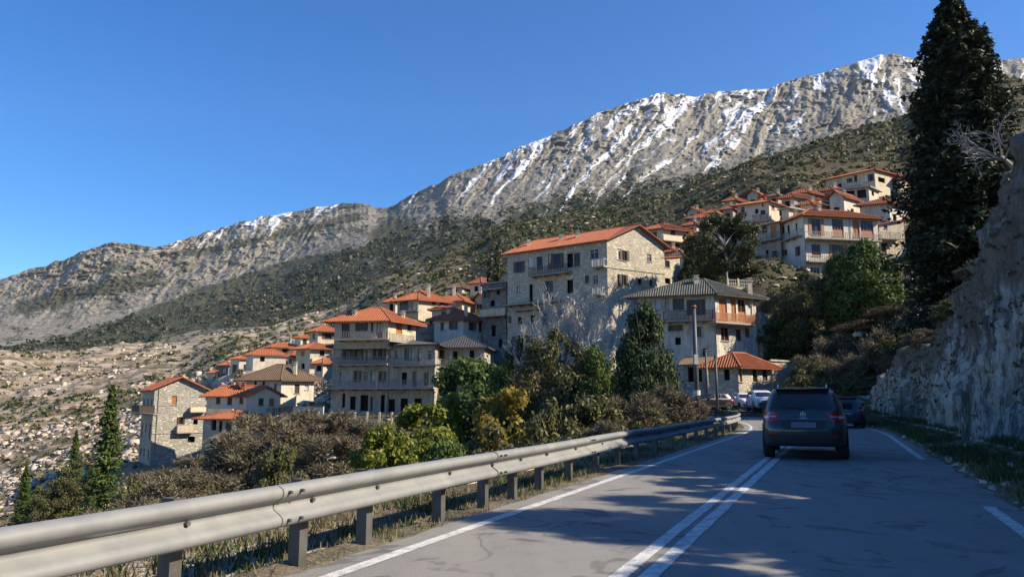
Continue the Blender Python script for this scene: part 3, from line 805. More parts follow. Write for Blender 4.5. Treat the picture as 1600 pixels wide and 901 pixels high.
# ------------------------------------------------------------------ houses
KIND = {  # frame material, fill material, closed shutters?, open shutters?
 'w': ('frame_white', 'glass', 0), 'b': ('wood_brown', 'glass', 0), 'o': ('wood_orange', 'glass', 0), 'v': (None, 'unlit_interior', 0),
 'S': ('wood_brown', 'wood_brown', 1), 'O': ('wood_orange', 'wood_orange', 1), 'B': ('shutter_blue', 'shutter_blue', 1), 'D': ('wood_dark', 'wood_dark', 1),
 'bs': ('wood_brown', 'glass', 2), 'os': ('wood_orange', 'glass', 2), 'ws': ('frame_white', 'glass', 2), 'bc': ('wood_brown', 'curtain', 0), 'W': ('frame_white', 'frame_white', 1)}
class Facade:
    def __init__(s, P0, P1, zb, zt):
        s.P0 = Vector((P0[0], P0[1], 0)); s.P1 = Vector((P1[0], P1[1], 0)); s.zb = zb; s.zt = zt
        s.len = (s.P1 - s.P0).length; s.d = (s.P1 - s.P0) / s.len; s.n = Vector((s.d.y, -s.d.x, 0)); s.op = []
    def pix(s, px, py, off=0.0):
        a, b = ray(px, py); r = Vector((a, 1, 0)); P = s.P0 + s.n * off
        t = s.n.dot(P) / s.n.dot(r)
        return (r * t - P).dot(s.d), CAMH + b * t
    def pt(s, u, z, off=0.0):
        p = s.P0 + s.d * u + s.n * off
        return Vector((p.x, p.y, z))
def clip_ops(fc, ops):
    out = []
    for (u0, u1, z0, z1, k) in ops:
        if u0 > u1: u0, u1 = u1, u0
        u0 = max(u0, 0.15); u1 = min(u1, fc.len - 0.15); z0 = max(z0, fc.zb + 0.1); z1 = min(z1, fc.zt - 0.12)
        if u1 - u0 < 0.3 or z1 - z0 < 0.3: continue
        if any(u0 < o[1] + 0.08 and u1 > o[0] - 0.08 and z0 < o[3] + 0.08 and z1 > o[2] - 0.08 for o in out): continue
        out.append((u0, u1, z0, z1, k))
    return out
def wall_faces(mb, fc, org, depth=0.2):
    us = sorted({0.0, fc.len} | {o[0] for o in fc.op} | {o[1] for o in fc.op}); zs = sorted({fc.zb, fc.zt} | {o[2] for o in fc.op} | {o[3] for o in fc.op})
    for i in range(len(us) - 1):
        for j in range(len(zs) - 1):
            cu = (us[i] + us[i + 1]) / 2; cz = (zs[j] + zs[j + 1]) / 2
            if any(o[0] < cu < o[1] and o[2] < cz < o[3] for o in fc.op): continue
            mb.add([fc.pt(us[i], zs[j]) - org, fc.pt(us[i + 1], zs[j]) - org, fc.pt(us[i + 1], zs[j + 1]) - org, fc.pt(us[i], zs[j + 1]) - org], [(0, 1, 2, 3)])
    for (u0, u1, z0, z1, k) in fc.op:
        a = [fc.pt(u0, z0), fc.pt(u1, z0), fc.pt(u1, z1), fc.pt(u0, z1)]; b = [fc.pt(u0, z0, -depth), fc.pt(u1, z0, -depth), fc.pt(u1, z1, -depth), fc.pt(u0, z1, -depth)]
        mb.add([p - org for p in a + b], [(0, 1, 5, 4), (1, 2, 6, 5), (2, 3, 7, 6), (3, 0, 4, 7)])
def fbox(mb, fc, org, u0, u1, z0, z1, o0, o1):
    """box on a facade: along u, up z, from offset o0 (in) to o1 (out)"""
    vs = [fc.pt(u, z, o) - org for o in (o0, o1) for (u, z) in ((u0, z0), (u1, z0), (u1, z1), (u0, z1))]
    mb.add(vs, ((0, 3, 2, 1), (4, 5, 6, 7), (0, 1, 5, 4), (1, 2, 6, 5), (2, 3, 7, 6), (3, 0, 4, 7)))
def make_window(root, fc, org, op, near):
    u0, u1, z0, z1, k = op
    fm, pm, mode = KIND[k]
    w = 0.06 if near else 0.065
    tall = (z1 - z0) > 1.75
    if fm is None:
        p = MB(); fbox(p, fc, org, u0 - 0.01, u1 + 0.01, z0 - 0.01, z1 + 0.01, -0.9, -0.6)  # black slab in place of the dark room behind an empty opening
        p.build('window', M['unlit_interior'], root); return
    f = MB()
    fbox(f, fc, org, u0, u0 + w, z0, z1, -0.16, -0.09); fbox(f, fc, org, u1 - w, u1, z0, z1, -0.16, -0.09)
    fbox(f, fc, org, u0 + w, u1 - w, z1 - w, z1, -0.16, -0.09); fbox(f, fc, org, u0 + w, u1 - w, z0, z0 + w, -0.16, -0.09)
    if u1 - u0 > 0.75:
        nm = max(1, int(round((u1 - u0) / 0.75)) - 1 + (1 if u1 - u0 > 0.75 else 0))
        nm = min(nm, 4) if (u1 - u0) > 1.6 else 1
        for q in range(nm):
            c = u0 + (u1 - u0) * (q + 1) / (nm + 1); fbox(f, fc, org, c - w * .45, c + w * .45, z0 + w, z1 - w, -0.155, -0.095)
    if mode == 0 and z1 - z0 > 1.1:
        c = z0 + (z1 - z0) * (0.70 if not tall else 0.38); fbox(f, fc, org, u0 + w, u1 - w, c - w * .4, c + w * .4, -0.153, -0.10)
    name = 'door' if tall else 'window'
    o = f.build(name, M[fm], root)
    p = MB(); fbox(p, fc, org, u0 + 0.01, u1 - 0.01, z0 + 0.01, z1 - 0.01, -0.19, -0.14)
    p.build('pane' if mode in (0, 2) else 'shutter', M[pm], o)
    if tall and mode == 0:
        p = MB(); fbox(p, fc, org, u0 + w, u1 - w, z0 + w, z0 + (z1 - z0) * 0.36, -0.135, -0.105); p.build('panel', M[fm], o)
    if mode == 1:
        p = MB(); n = max(4, int((z1 - z0) / 0.16))
        for q in range(n):
            zc = z0 + w + (z1 - z0 - 2 * w) * (q + .5) / n
            fbox(p, fc, org, u0 + w, u1 - w, zc - 0.025, zc + 0.025, -0.14, -0.118)
        p.build('slat', M[fm], o)
    if mode == 2:
        sw = min(0.55, (u1 - u0) * 0.5)
        for (a, b) in ((u0 - sw, u0 - 0.02), (u1 + 0.02, u1 + sw)):
            if a < 0.02 or b > fc.len - 0.02: continue
            p = MB(); fbox(p, fc, org, a, b, z0, z1, 0.01, 0.05)
            fbox(p, fc, org, a + .06, b - .06, z0 + .08, z0 + (z1 - z0) * .48, 0.051, 0.062); fbox(p, fc, org, a + .06, b - .06, z0 + (z1 - z0) * .54, z1 - .08, 0.051, 0.062)
            p.build('shutter', M[fm], o)
    s = MB(); fbox(s, fc, org, u0 - 0.08, u1 + 0.08, z0 - 0.09, z0 - 0.005, -0.05, 0.10)
    s.build('sill', M['slab'], o)
def make_balcony(root, fc, org, spec, near):
    """px0, px1, row of the slab's top edge, depth, rail kind, rail height"""
    px0, px1, py, dep, kind, rh = spec
    u0, z = fc.pix(px0, py, dep); u1, _ = fc.pix(px1, py, dep)
    if u0 > u1: u0, u1 = u1, u0
    m = MB(); fbox(m, fc, org, u0, u1, z - 0.16, z, 0.003, dep)
    for c in np.arange(u0 + 0.5, u1, 1.8):
        fbox(m, fc, org, c - 0.07, c + 0.07, z - 0.34, z - 0.163, 0.003, dep * 0.7)
    o = m.build('balcony', M['slab'], root)
    r = MB(); mat = {'iron': 'rail_iron', 'wood': 'wood_orange', 'brown': 'wood_brown', 'light': 'rail_light', 'solid': 'cream', 'white': 'frame_white', 'orange': 'peach'}[kind]
    e = 0.05
    if kind in ('solid', 'orange'):
        fbox(r, fc, org, u0, u1, z + 0.002, z + rh, dep - 0.12, dep - 0.01)
        fbox(r, fc, org, u0, u0 + .1, z + 0.002, z + rh, 0.003, dep - 0.122); fbox(r, fc, org, u1 - .1, u1, z + 0.002, z + rh, 0.003, dep - 0.122)
    else:
        t = 0.03 if kind == 'iron' else 0.045
        for h in (0.08, rh):
            fbox(r, fc, org, u0, u1, z + h - t, z + h, dep - e - t, dep - e)
            for uu in (u0, u1 - t): fbox(r, fc, org, uu, uu + t, z + h - t, z + h, 0.003, dep - e - t - .002)
        step = 0.14 if near else 0.30
        bw = (0.012 if kind == 'iron' else 0.03) * (1 if near else 1.5)
        for c in np.arange(u0 + 0.05, u1 - 0.04, step):
            fbox(r, fc, org, c - bw, c + bw, z + 0.08, z + rh - t - .001, dep - e - t + .004, dep - e - .004)
        for c in (u0 + .03, (u0 + u1) / 2, u1 - .09):
            fbox(r, fc, org, c, c + 0.07, z + 0.002, z + rh + .03, dep - e - .072, dep - e + .004)
    r.build('railing', M[mat], o)
    return u0, u1, z
def plane_ribs(mb, A, B, Cp, D, step, rad, lift):
    """half-round tile rows over the quad eave A->B, ridge D->C (D above A, C above B), all Vectors"""
    e = (B - A); L = e.length; e = e / L
    nrm = e.cross((D + Cp) * .5 - (A + B) * .5).normalized()
    if nrm.z < 0: nrm = -nrm
    up = nrm.cross(e)
    if up.z < 0: up = -up
    ph = up.dot(D - A)
    uD = e.dot(D - A); uC = e.dot(Cp - A)
    n = int(L / step)
    for i in range(n + 1):
        u = (i + 0.5) * L / (n + 1)
        h = ph
        if uD > 1e-3 and u < uD: h = ph * u / uD
        elif uC < L - 1e-3 and u > uC: h = ph * (L - u) / (L - uC)
        if h < 0.25: continue
        p0 = A + e * u - up * 0.04; p1 = A + e * u + up * (h - 0.02)
        a = e * rad; b = nrm * rad
        vs = []
        for p in (p0, p1):
            for (x, y) in ((-1, 0), (-.6, .75), (0.0, 1.0), (.6, .75), (1, 0)): vs.append(p + a * x + b * y + nrm * lift)
        mb.add(vs, [(0, 5, 6, 1), (1, 6, 7, 2), (2, 7, 8, 3), (3, 8, 9, 4), (0, 1, 2, 3, 4)])
def make_roof(root, org, L, C, Rr, B, z, kind, rh, mat, near, wallmb, over=0.55, shift=0.5):
    dl = (L - C).normalized(); dr = (Rr - C).normalized()
    def ex(p, a, b): return p + dl * a + dr * b
    C_ = ex(C, -over, -over); L_ = ex(L, over, -over); R_ = ex(Rr, -over, over); B_ = ex(B, over, over)
    Z = lambda p, h: Vector((p.x, p.y, h)) - org
    th = 0.14
    wl = (L - C).length; wr = (Rr - C).length
    step = 0.27 if near else 0.34; rad = 0.085 if near else 0.08
    planes = []
    drop = 0.15
    if kind == 'hip':
        if wl >= wr:
            h = min(wr / 2, wl / 2 - 0.01)
            m0 = (C + Rr) * .5 + dl * h; m1 = (L + B) * .5 - dl * h
            e0, e1 = Z(m0, z + rh), Z(m1, z + rh)
            c, l, r, b = Z(C_, z - drop), Z(L_, z - drop), Z(R_, z - drop), Z(B_, z - drop)
            planes = [(l, c, e0, e1), (c, r, e0, e0), (r, b, e1, e0), (b, l, e1, e1)]
            rid = [(e0, e1), (c, e0), (l, e1), (r, e0), (b, e1)]
        else:
            h = wl / 2
            m0 = (C + L) * .5 + dr * h; m1 = (Rr + B) * .5 - dr * h
            e0, e1 = Z(m0, z + rh), Z(m1, z + rh)
            c, l, r, b = Z(C_, z - drop), Z(L_, z - drop), Z(R_, z - drop), Z(B_, z - drop)
            planes = [(l, c, e0, e0), (c, r, e1, e0), (r, b, e1, e1), (b, l, e0, e1)]
            rid = [(e0, e1), (c, e0), (l, e0), (r, e1), (b, e1)]
    elif kind == 'gableR':      # gable over the C-R facade
        a0 = C + (Rr - C) * shift; a1 = L + (B - L) * shift
        e0, e1 = Z(a0 - dl * over, z + rh), Z(a1 + dl * over, z + rh)
        c, l, r, b = Z(C_, z - drop), Z(L_, z - drop), Z(R_, z - drop), Z(B_, z - drop)
        planes = [(l, c, e0, e1), (r, b, e1, e0)]
        rid = [(e0, e1)]
        wallmb.add([Z(C, z), Z(Rr, z), Z(a0, z + rh - .05)], [(0, 1, 2)]); wallmb.add([Z(B, z), Z(L, z), Z(a1, z + rh - .05)], [(0, 1, 2)])
    elif kind == 'gableL':      # gable over the L-C facade
        a0 = L + (C - L) * shift; a1 = B + (Rr - B) * shift
        e0, e1 = Z(a0 - dr * over, z + rh), Z(a1 + dr * over, z + rh)
        c, l, r, b = Z(C_, z - drop), Z(L_, z - drop), Z(R_, z - drop), Z(B_, z - drop)
        planes = [(c, r, e1, e0), (b, l, e0, e1)]
        rid = [(e0, e1)]
        wallmb.add([Z(L, z), Z(C, z), Z(a0, z + rh - .05)], [(0, 1, 2)]); wallmb.add([Z(Rr, z), Z(B, z), Z(a1, z + rh - .05)], [(0, 1, 2)])
    elif kind == 'shed':        # low over L-C, high over B-R
        c, l = Z(C_, z - drop), Z(L_, z - drop); r, b = Z(R_, z + rh), Z(B_, z + rh)
        planes = [(l, c, r, b)]; rid = []
        wallmb.add([Z(C, z), Z(Rr, z), Z(Rr, z + rh - .05)], [(0, 1, 2)]); wallmb.add([Z(B, z), Z(L, z), Z(B, z + rh - .05)], [(0, 1, 2)]); wallmb.add([Z(Rr, z), Z(B, z), Z(B, z + rh - .05), Z(Rr, z + rh - .05)], [(0, 1, 2, 3)])
    else:                       # flat slab
        mb = MB(); c, l, r, b = Z(C_, z), Z(L_, z), Z(R_, z), Z(B_, z); u = Vector((0, 0, 0.18))
        mb.add([l, c, r, b, l + u, c + u, r + u, b + u], [(3, 2, 1, 0), (4, 5, 6, 7), (0, 1, 5, 4), (1, 2, 6, 5), (2, 3, 7, 6), (3, 0, 4, 7)])
        return mb.build('roof', M[mat], root)
    mb = MB(); dn = Vector((0, 0, -th))
    for P in planes:
        P = list(P)
        if (P[2] - P[3]).length < 1e-4: P = P[:3]
        n = len(P)
        mb.add(P + [p + dn for p in P], [tuple(range(n)), tuple(range(2 * n - 1, n - 1, -1))])
        mb.add([P[0], P[1], P[1] + dn, P[0] + dn], [(0, 3, 2, 1)])
        if kind.startswith('gable') or kind == 'shed':
            mb.add([P[1], P[2], P[2] + dn, P[1] + dn], [(0, 3, 2, 1)]); mb.add([P[3], P[0], P[0] + dn, P[3] + dn], [(0, 3, 2, 1)])
            if kind == 'shed': mb.add([P[2], P[3], P[3] + dn, P[2] + dn], [(0, 3, 2, 1)])
    o = mb.build('roof', M[mat], root)
    rb = MB()
    for P in planes: plane_ribs(rb, P[0], P[1], P[2], P[3], step, rad, 0.0)
    for a, b in rid: rb.tube([a + Vector((0, 0, 0.02)), b + Vector((0, 0, 0.02))], rad * 1.35, 6)
    t = rb.build('roof_tiles', M[mat], o)
    t['kind'] = 'stuff'
    return o
def chimney(root, org, L, C, Rr, fx, fy, zb, h, mat='cream', w=0.5):
    p = C + (L - C) * fx + (Rr - C) * fy
    m = MB(); x, y = p.x - org.x, p.y - org.y; z = zb - org.z
    m.box(x - w / 2, x + w / 2, y - w / 2, y + w / 2, z - 1.2, z + h)
    m.box(x - w * .65, x + w * .65, y - w * .65, y + w * .65, z + h + .002, z + h + .09)
    m.box(x - w * .35, x + w * .35, y - w * .35, y + w * .35, z + h + .092, z + h + .3)
    m.box(x - w * .6, x + w * .6, y - w * .6, y + w * .6, z + h + .302, z + h + .37)
    return m.build('chimney', M[mat], root)
HOUSES = []
def survey(C, L, Rr, eave):
    a, b = ray(C[0], eave); Cp = Vector((a * C[1], C[1], 0)); ze = CAMH + b * C[1]
    Lp = Vector((ray(L[0], eave)[0] * L[1], L[1], 0)); Rp = Vector((ray(Rr[0], eave)[0] * Rr[1], Rr[1], 0))
    return Cp, Lp, Rp, Lp + Rp - Cp, ze
def pad(C, L, Rr, eave, base, extra=1.0, **k):
    Cp, Lp, Rp, Bp, ze = survey(C, L, Rr, eave)
    zb = CAMH + ray(C[0], base)[1] * C[1]
    c = (Lp + Rp) * .5; rad = max((Lp - Rp).length, (Cp - Bp).length) / 2 * 0.85 + extra
    el = Lp - Cp; er = Rp - Cp; wl = el.length; wr = er.length; el /= wl; er /= wr
    PADS.append((c.x, c.y, rad, zb, (Cp.x, Cp.y), (el.x, el.y), (er.x, er.y), wl, wr))
def house(label, C, L, Rr, eave, base, wall, roof, rmat, rh, opsL=(), opsR=(), balL=(), balR=(), chim=(), cat='house', name='house', group=None, near=False, over=0.5, auto=None, bands=(), shift=0.5, seed=0, below=3.0, extras=None, pipes=()):
    Cp, Lp, Rp, Bp, ze = survey(C, L, Rr, eave)
    zb = CAMH + ray(C[0], base)[1] * C[1]
    org = Vector((Cp.x, Cp.y, zb))
    root = thing(name, label, cat, org, 0, group)
    zlow = zb - below
    FL = Facade(Lp, Cp, zlow, ze); FR = Facade(Cp, Rp, zlow, ze); FB = Facade(Rp, Bp, zlow, ze); FK = Facade(Bp, Lp, zlow, ze)
    rnd = random.Random(seed + int(C[0]))
    def conv(fc, ops):
        out = []
        for (x0, y0, x1, y1, k) in ops:
            xc = (x0 + x1) / 2; yc = (y0 + y1) / 2
            u0, _ = fc.pix(x0, yc); u1, _ = fc.pix(x1, yc); _, za = fc.pix(xc, y0); _, zc = fc.pix(xc, y1)
            out.append((u0, u1, zc, za, k))
        return out
    FL.op = clip_ops(FL, conv(FL, opsL)); FR.op = clip_ops(FR, conv(FR, opsR))
    if auto:
        nf, kinds, wd, ht, sides = auto
        for fc, side in ((FL, 'L'), (FR, 'R'), (FB, 'B'), (FK, 'K')):
            if fc.op or side not in sides: continue
            fh = (ze - zb) / nf; cols = max(1, int(fc.len / 2.6)); ops = []
            for f in range(nf):
                for c in range(cols):
                    if rnd.random() < 0.12: continue
                    uc = fc.len * (c + .5) / cols + rnd.uniform(-.2, .2); k = rnd.choice(kinds); dr = rnd.random() < .25
                    zz = zb + f * fh + (0.95 if not dr else 0.15); top = zb + f * fh + min(fh - .45, 0.95 + ht)
                    ops.append((uc - wd / 2, uc + wd / 2, zz, top, k))
            fc.op = clip_ops(fc, ops)
    wmb = MB()
    for fc in (FL, FR, FB, FK): wall_faces(wmb, fc, org)
    make_roof(root, org, Lp, Cp, Rp, Bp, ze, roof, rh, rmat, near, wmb, over, shift)
    wmb.build('wall', M[wall], root)
    for fc in (FL, FR, FB, FK):
        for op in fc.op:
            if op[4] == 'b': op = op[:4] + (rnd.choice(['b', 'b', 'b', 'bs', 'bs', 'S', 'bc']),)
            make_window(root, fc, org, op, near)
    for b in balL: make_balcony(root, FL, org, b, near)
    for b in balR: make_balcony(root, FR, org, b, near)
    for c in chim: chimney(root, org, Lp, Cp, Rp, c[0], c[1], ze + c[2], c[3], c[4] if len(c) > 4 else 'cream')
    for (side, py, th) in bands:          # string courses / ledges
        fc = FL if side == 'L' else FR
        _, z = fc.pix(C[0], py); m = MB(); fbox(m, fc, org, 0, fc.len, z - th, z, 0.003, 0.10); m.build('ledge', M['slab'], root)
    for (side, px) in pipes:
        fc = FL if side == 'L' else FR
        u, _ = fc.pix(px, (eave + base) / 2); m = MB(); m.tube([fc.pt(u, zb, 0.08) - org, fc.pt(u, ze - .1, 0.08) - org], 0.05, 6); m.build('drainpipe', M['rail_light'], root)
    if extras: extras(root, org, FL, FR, zb, ze)
    return root
def z_(region, s):
    """pixel boxes read in an enlarged view: region origin and enlargement -> photograph pixels"""
    ox, oy = region
    def f(*boxes): return [(ox + b[0] / s, oy + b[1] / s, ox + b[2] / s, oy + b[3] / s, b[4]) for b in boxes]
    return f
# ------------------------------------------------------------------ every building, read off the photograph
c3 = z_((740, 340), 3.2167); c2 = z_((480, 420), 3.4667); c1 = z_((180, 400), 2.503); c4 = z_((980, 400), 3.4667); c5 = z_((980, 250), 3.5556)
k2 = z_((320, 500), 5.633); k3 = z_((1120, 240), 5.333); k5 = z_((700, 380), 3.755); k1 = z_((180, 570), 5.3)
SPEC = []
def H(**k): SPEC.append(k)
# big stone building in the middle
H(label='tall rough stone building with orange gabled roof and iron balconies behind the bare tree', name='stone_building', cat='building',
  C=(948, 100), L=(793, 110), Rr=(1037, 105.5), eave=374, base=604, wall='stone_light', roof='gableR', rmat='tile_red', rh=2.7, over=0.7,
  opsL=c3((215, 220, 243, 276, 'b'), (275, 213, 298, 250, 'W'), (318, 195, 346, 262, 'b'), (375, 180, 398, 258, 'b'), (404, 180, 436, 254, 'bs'), (470, 180, 500, 250, 'v'), (505, 177, 535, 246, 'b'), (585, 158, 628, 208, 'w'),
          (217, 338, 242, 378, 'b'), (280, 335, 297, 428, 'v'), (367, 318, 388, 415, 'b'), (470, 312, 500, 380, 'v'), (560, 290, 580, 330, 'b'), (600, 288, 625, 335, 'w'),
          (222, 500, 243, 535, 'v'), (287, 488, 308, 552, 'v'), (340, 470, 370, 540, 'v'), (172, 495, 190, 530, 'v'), (420, 460, 450, 520, 'v'), (500, 450, 530, 500, 'b'), (580, 430, 610, 480, 'b'),
          (192, 598, 212, 652, 'v'), (216, 590, 240, 640, 'v'), (300, 590, 330, 650, 'v')),
  opsR=c3((722, 157, 744, 211, 'W'), (747, 165, 770, 216, 'b'), (873, 183, 894, 221, 'w'), (722, 285, 741, 342, 'b'), (744, 287, 766, 342, 'b'), (826, 305, 845, 335, 'b'), (883, 312, 900, 342, 'b'),
          (728, 418, 751, 462, 'b'), (800, 420, 825, 460, 'b'), (870, 425, 892, 462, 'v')),
  balL=((825.5, 886, 430.5, 1.3, 'brown', 1.1), (924, 943.5, 417, 1.0, 'white', 1.0), (925, 941, 460, 0.9, 'white', 0.9), (786, 874, 476, 1.5, 'iron', 0.15), (800, 843, 484, 1.2, 'iron', 0.12)),
  chim=((0.93, 0.25, 0.9, 1.0, 'peach'), (0.45, 0.3, 1.4, 0.8, 'cream'), (0.62, 0.3, 1.3, 0.8, 'white')), bands=(('R', 417, 0.10),), near=False)
H(label='low stone annex with red lean-to roof on the right end of the tall stone building', name='stone_annex', cat='building', C=(1037, 106), L=(1034, 108), Rr=(1062, 109), eave=402, base=470, wall='stone_light', roof='shed', rmat='tile_red', rh=0.8,
  opsR=c3((962, 215, 986, 250, 'b'), (955, 303, 990, 332, 'v')), over=0.5)
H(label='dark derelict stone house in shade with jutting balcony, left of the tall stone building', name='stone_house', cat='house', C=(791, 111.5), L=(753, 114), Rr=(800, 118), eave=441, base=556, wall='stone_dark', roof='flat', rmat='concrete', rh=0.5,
  opsL=k5((255, 480, 280, 545, 'v'), (297, 560, 318, 612, 'v'), (222, 618, 242, 640, 'v'), (250, 335, 275, 370, 'v'), (285, 270, 305, 300, 'v'), (215, 275, 235, 320, 'bs')),
  balL=((749, 789, 494, 1.6, 'solid', 1.0), (752, 785, 452, 1.3, 'iron', 1.0)), chim=((0.1, 0.2, 0.2, 1.0, 'beige'),))
# big grey terraced block left
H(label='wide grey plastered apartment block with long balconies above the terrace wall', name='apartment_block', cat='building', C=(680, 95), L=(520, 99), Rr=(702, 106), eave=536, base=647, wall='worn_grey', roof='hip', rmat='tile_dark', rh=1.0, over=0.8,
  opsL=c2((203, 432, 232, 487, 'b'), (265, 435, 290, 492, 'b'), (320, 432, 342, 492, 'b'), (365, 432, 387, 492, 'bs'), (395, 432, 415, 490, 'b'), (472, 440, 492, 490, 'w'), (527, 425, 553, 492, 'b'), (560, 430, 582, 492, 'b'), (600, 432, 622, 495, 'b'), (650, 438, 675, 492, 'w'),
          (176, 560, 190, 612, 'b'), (193, 553, 210, 612, 'b'), (262, 550, 283, 612, 'b'), (303, 553, 330, 612, 'w'), (345, 553, 365, 612, 'b'), (397, 553, 417, 612, 'b'), (512, 560, 540, 625, 'v'), (570, 553, 592, 642, 'b'), (635, 560, 658, 630, 'b'),
          (93, 685, 108, 745, 'v'), (190, 675, 205, 750, 'v'), (232, 690, 262, 762, 'v'), (288, 682, 330, 768, 'v'), (342, 690, 356, 768, 'b'), (398, 682, 420, 775, 'v'), (440, 705, 475, 775, 'v'), (505, 700, 545, 775, 'v'), (580, 700, 620, 770, 'v')),
  opsR=c2((712, 440, 733, 488, 'b'),),
  balL=((521, 604, 569, 1.3, 'light', 0.95), (607, 702, 570, 1.3, 'iron', 0.95), (501, 677, 606, 1.9, 'light', 1.0)), chim=((0.3, 0.4, 0.7, 0.8, 'white'),), pipes=(('L', 607),))
H(label='square cream upper storey with bright orange hipped roof, on top of the grey block', name='upper_house', cat='house', C=(607, 95.6), L=(523, 96.6), Rr=(650, 101), eave=500, base=537, wall='cream', roof='hip', rmat='tile_orange', rh=2.0, over=1.0, below=0.6,
  opsL=c2((185, 295, 230, 372, 'b'), (277, 293, 311, 338, 'bs'), (345, 290, 358, 345, 'b'), (375, 292, 410, 372, 'b')), opsR=c2((482, 290, 515, 350, 'O'), (543, 290, 566, 335, 'S')),
  balL=((522, 605, 529.5, 1.4, 'light', 1.0),), balR=((609, 648, 531, 1.1, 'light', 0.9),), chim=((0.72, 0.15, 0.5, 0.7, 'cream'), (0.1, 0.7, 0.5, 0.8, 'white'), (0.9, 0.5, 0.3, 0.7, 'cream')))
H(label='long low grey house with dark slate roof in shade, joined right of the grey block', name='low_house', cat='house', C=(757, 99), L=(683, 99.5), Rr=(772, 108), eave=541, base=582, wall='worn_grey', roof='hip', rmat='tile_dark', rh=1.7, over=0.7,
  opsL=c2((712, 440, 733, 487, 'b'), (790, 445, 815, 490, 'v'), (880, 440, 905, 480, 'v')), balL=((684, 705, 572, 1.1, 'iron', 0.9),))
H(label='cream house with orange hipped roof and white chimney, highest behind the grey block', C=(654, 122), L=(621, 124), Rr=(700, 125.5), eave=467, base=497, wall='cream', roof='hip', rmat='tile_orange', rh=1.7, over=0.8,
  opsL=c2((500, 180, 520, 225, 'b'), (527, 175, 541, 222, 'b'), (555, 178, 575, 222, 'w')), opsR=c2((675, 170, 697, 198, 'S'), (728, 170, 750, 200, 'b')), chim=((0.1, 0.4, 1.4, 1.0, 'white'), (0.6, 0.5, 0.8, 0.8, 'cream')), balL=((624, 652, 486, 1.0, 'light', 0.9),))
H(label='cream house with broad orange roof and tall white chimney beside the dark stone house', C=(722, 128), L=(684, 129), Rr=(742, 133), eave=469, base=496, wall='cream', roof='hip', rmat='tile_red', rh=1.6, over=0.8, auto=(1, ('b', 'w'), 0.9, 1.1, 'LR'), chim=((0.5, 0.3, 1.0, 1.6, 'white'),))
H(label='small house with one low red roof wedged between the two cream houses', C=(712, 118), L=(675, 118.5), Rr=(724, 122), eave=482, base=500, wall='white', roof='hip', rmat='tile_red', rh=0.9, over=0.6, auto=(1, ('b',), 0.8, 1.0, 'L'), chim=((0.2, 0.4, 0.4, 0.6, 'white'),))
H(label='white house with peaked salmon roof just above the dark slate roof', C=(724, 112), L=(679, 112.6), Rr=(757, 115), eave=498, base=524, wall='white', roof='hip', rmat='tile_red', rh=1.6, over=0.8,
  opsL=c2((722, 290, 740, 331, 'S'), (780, 283, 803, 328, 'bs'), (815, 318, 824, 332, 'v')), opsR=c2((884, 290, 904, 333, 'bs'), (929, 288, 946, 340, 'S')), chim=((0.1, 0.25, 1.1, 0.7, 'beige'), (0.75, 0.3, 0.5, 0.8, 'white')))
H(label='plain cream house in the trees beyond the orange roofs, uphill at the scrub edge', C=(722, 152), L=(703, 153), Rr=(740, 155), eave=448, base=462, wall='beige', roof='hip', rmat='tile_brown', rh=1.2, auto=(1, ('b', 'v'), 1.0, 1.1, 'LR'))
# lower left group
H(label='tall grey stone house with red gable roof lowest on the left edge of the village', name='stone_house', C=(242, 105), L=(224, 113), Rr=(322, 109), eave=607, base=728, wall='stone_grey', roof='gableR', rmat='tile_red', rh=1.75, over=0.6,
  opsR=k1((468, 255, 511, 328, 'O'), (565, 288, 583, 322, 'v'), (548, 125, 562, 142, 'v'), (528, 430, 560, 490, 'b'), (648, 430, 685, 490, 'v'), (600, 590, 660, 640, 'v')), bands=(('R', 676, 0.12),),
  balL=((205, 240, 643, 1.6, 'brown', 1.0),), balR=((277, 303, 675, 0.9, 'solid', 0.95), (298, 322, 642.5, 1.0, 'orange', 0.6)), auto=(3, ('b', 'v'), 0.9, 1.2, 'L'), chim=((0.8, 0.5, 1.0, 0.8, 'peach'), (0.3, 0.6, 1.0, 0.8, 'peach')), pipes=(('R', 244.5),))
H(label='peach house with bright orange gable roof beside the lowest tall grey stone house', C=(385, 100), L=(324, 100.6), Rr=(437, 103), eave=617, base=652, wall='peach', roof='gableR', rmat='tile_orange', rh=1.25, over=0.6, below=0.5,
  opsL=k2((100, 655, 138, 735, 'S'), (200, 658, 240, 742, 'S'), (305, 670, 340, 735, 'b')), opsR=k2((474, 686, 518, 750, 'S'), (566, 688, 612, 755, 'O')), balL=((323, 363, 645, 1.0, 'solid', 0.55),), balR=((418, 437, 648, 0.9, 'brown', 0.9),), chim=((0.35, 0.3, 0.9, 0.5, 'tile_red'), (0.6, 0.4, 0.9, 0.5, 'tile_red')))
H(label='rough stone lower house with orange skirt roof and small balconies under the peach house', name='stone_house', C=(367, 98), L=(318, 98.6), Rr=(421, 100), eave=652, base=726, wall='stone_light', roof='hip', rmat='tile_orange', rh=0.9, over=0.8,
  opsL=c1((375, 640, 395, 680, 'v'), (405, 645, 418, 688, 'v'), (432, 648, 455, 690, 'b'), (372, 710, 385, 745, 'v'), (400, 715, 414, 760, 'v'), (430, 730, 450, 770, 'v')), opsR=c1((494, 645, 523, 686, 'S'), (550, 650, 575, 680, 'v')),
  balL=((325, 346, 683, 1.1, 'iron', 0.9), (346, 366, 688, 1.2, 'wood', 0.9)))
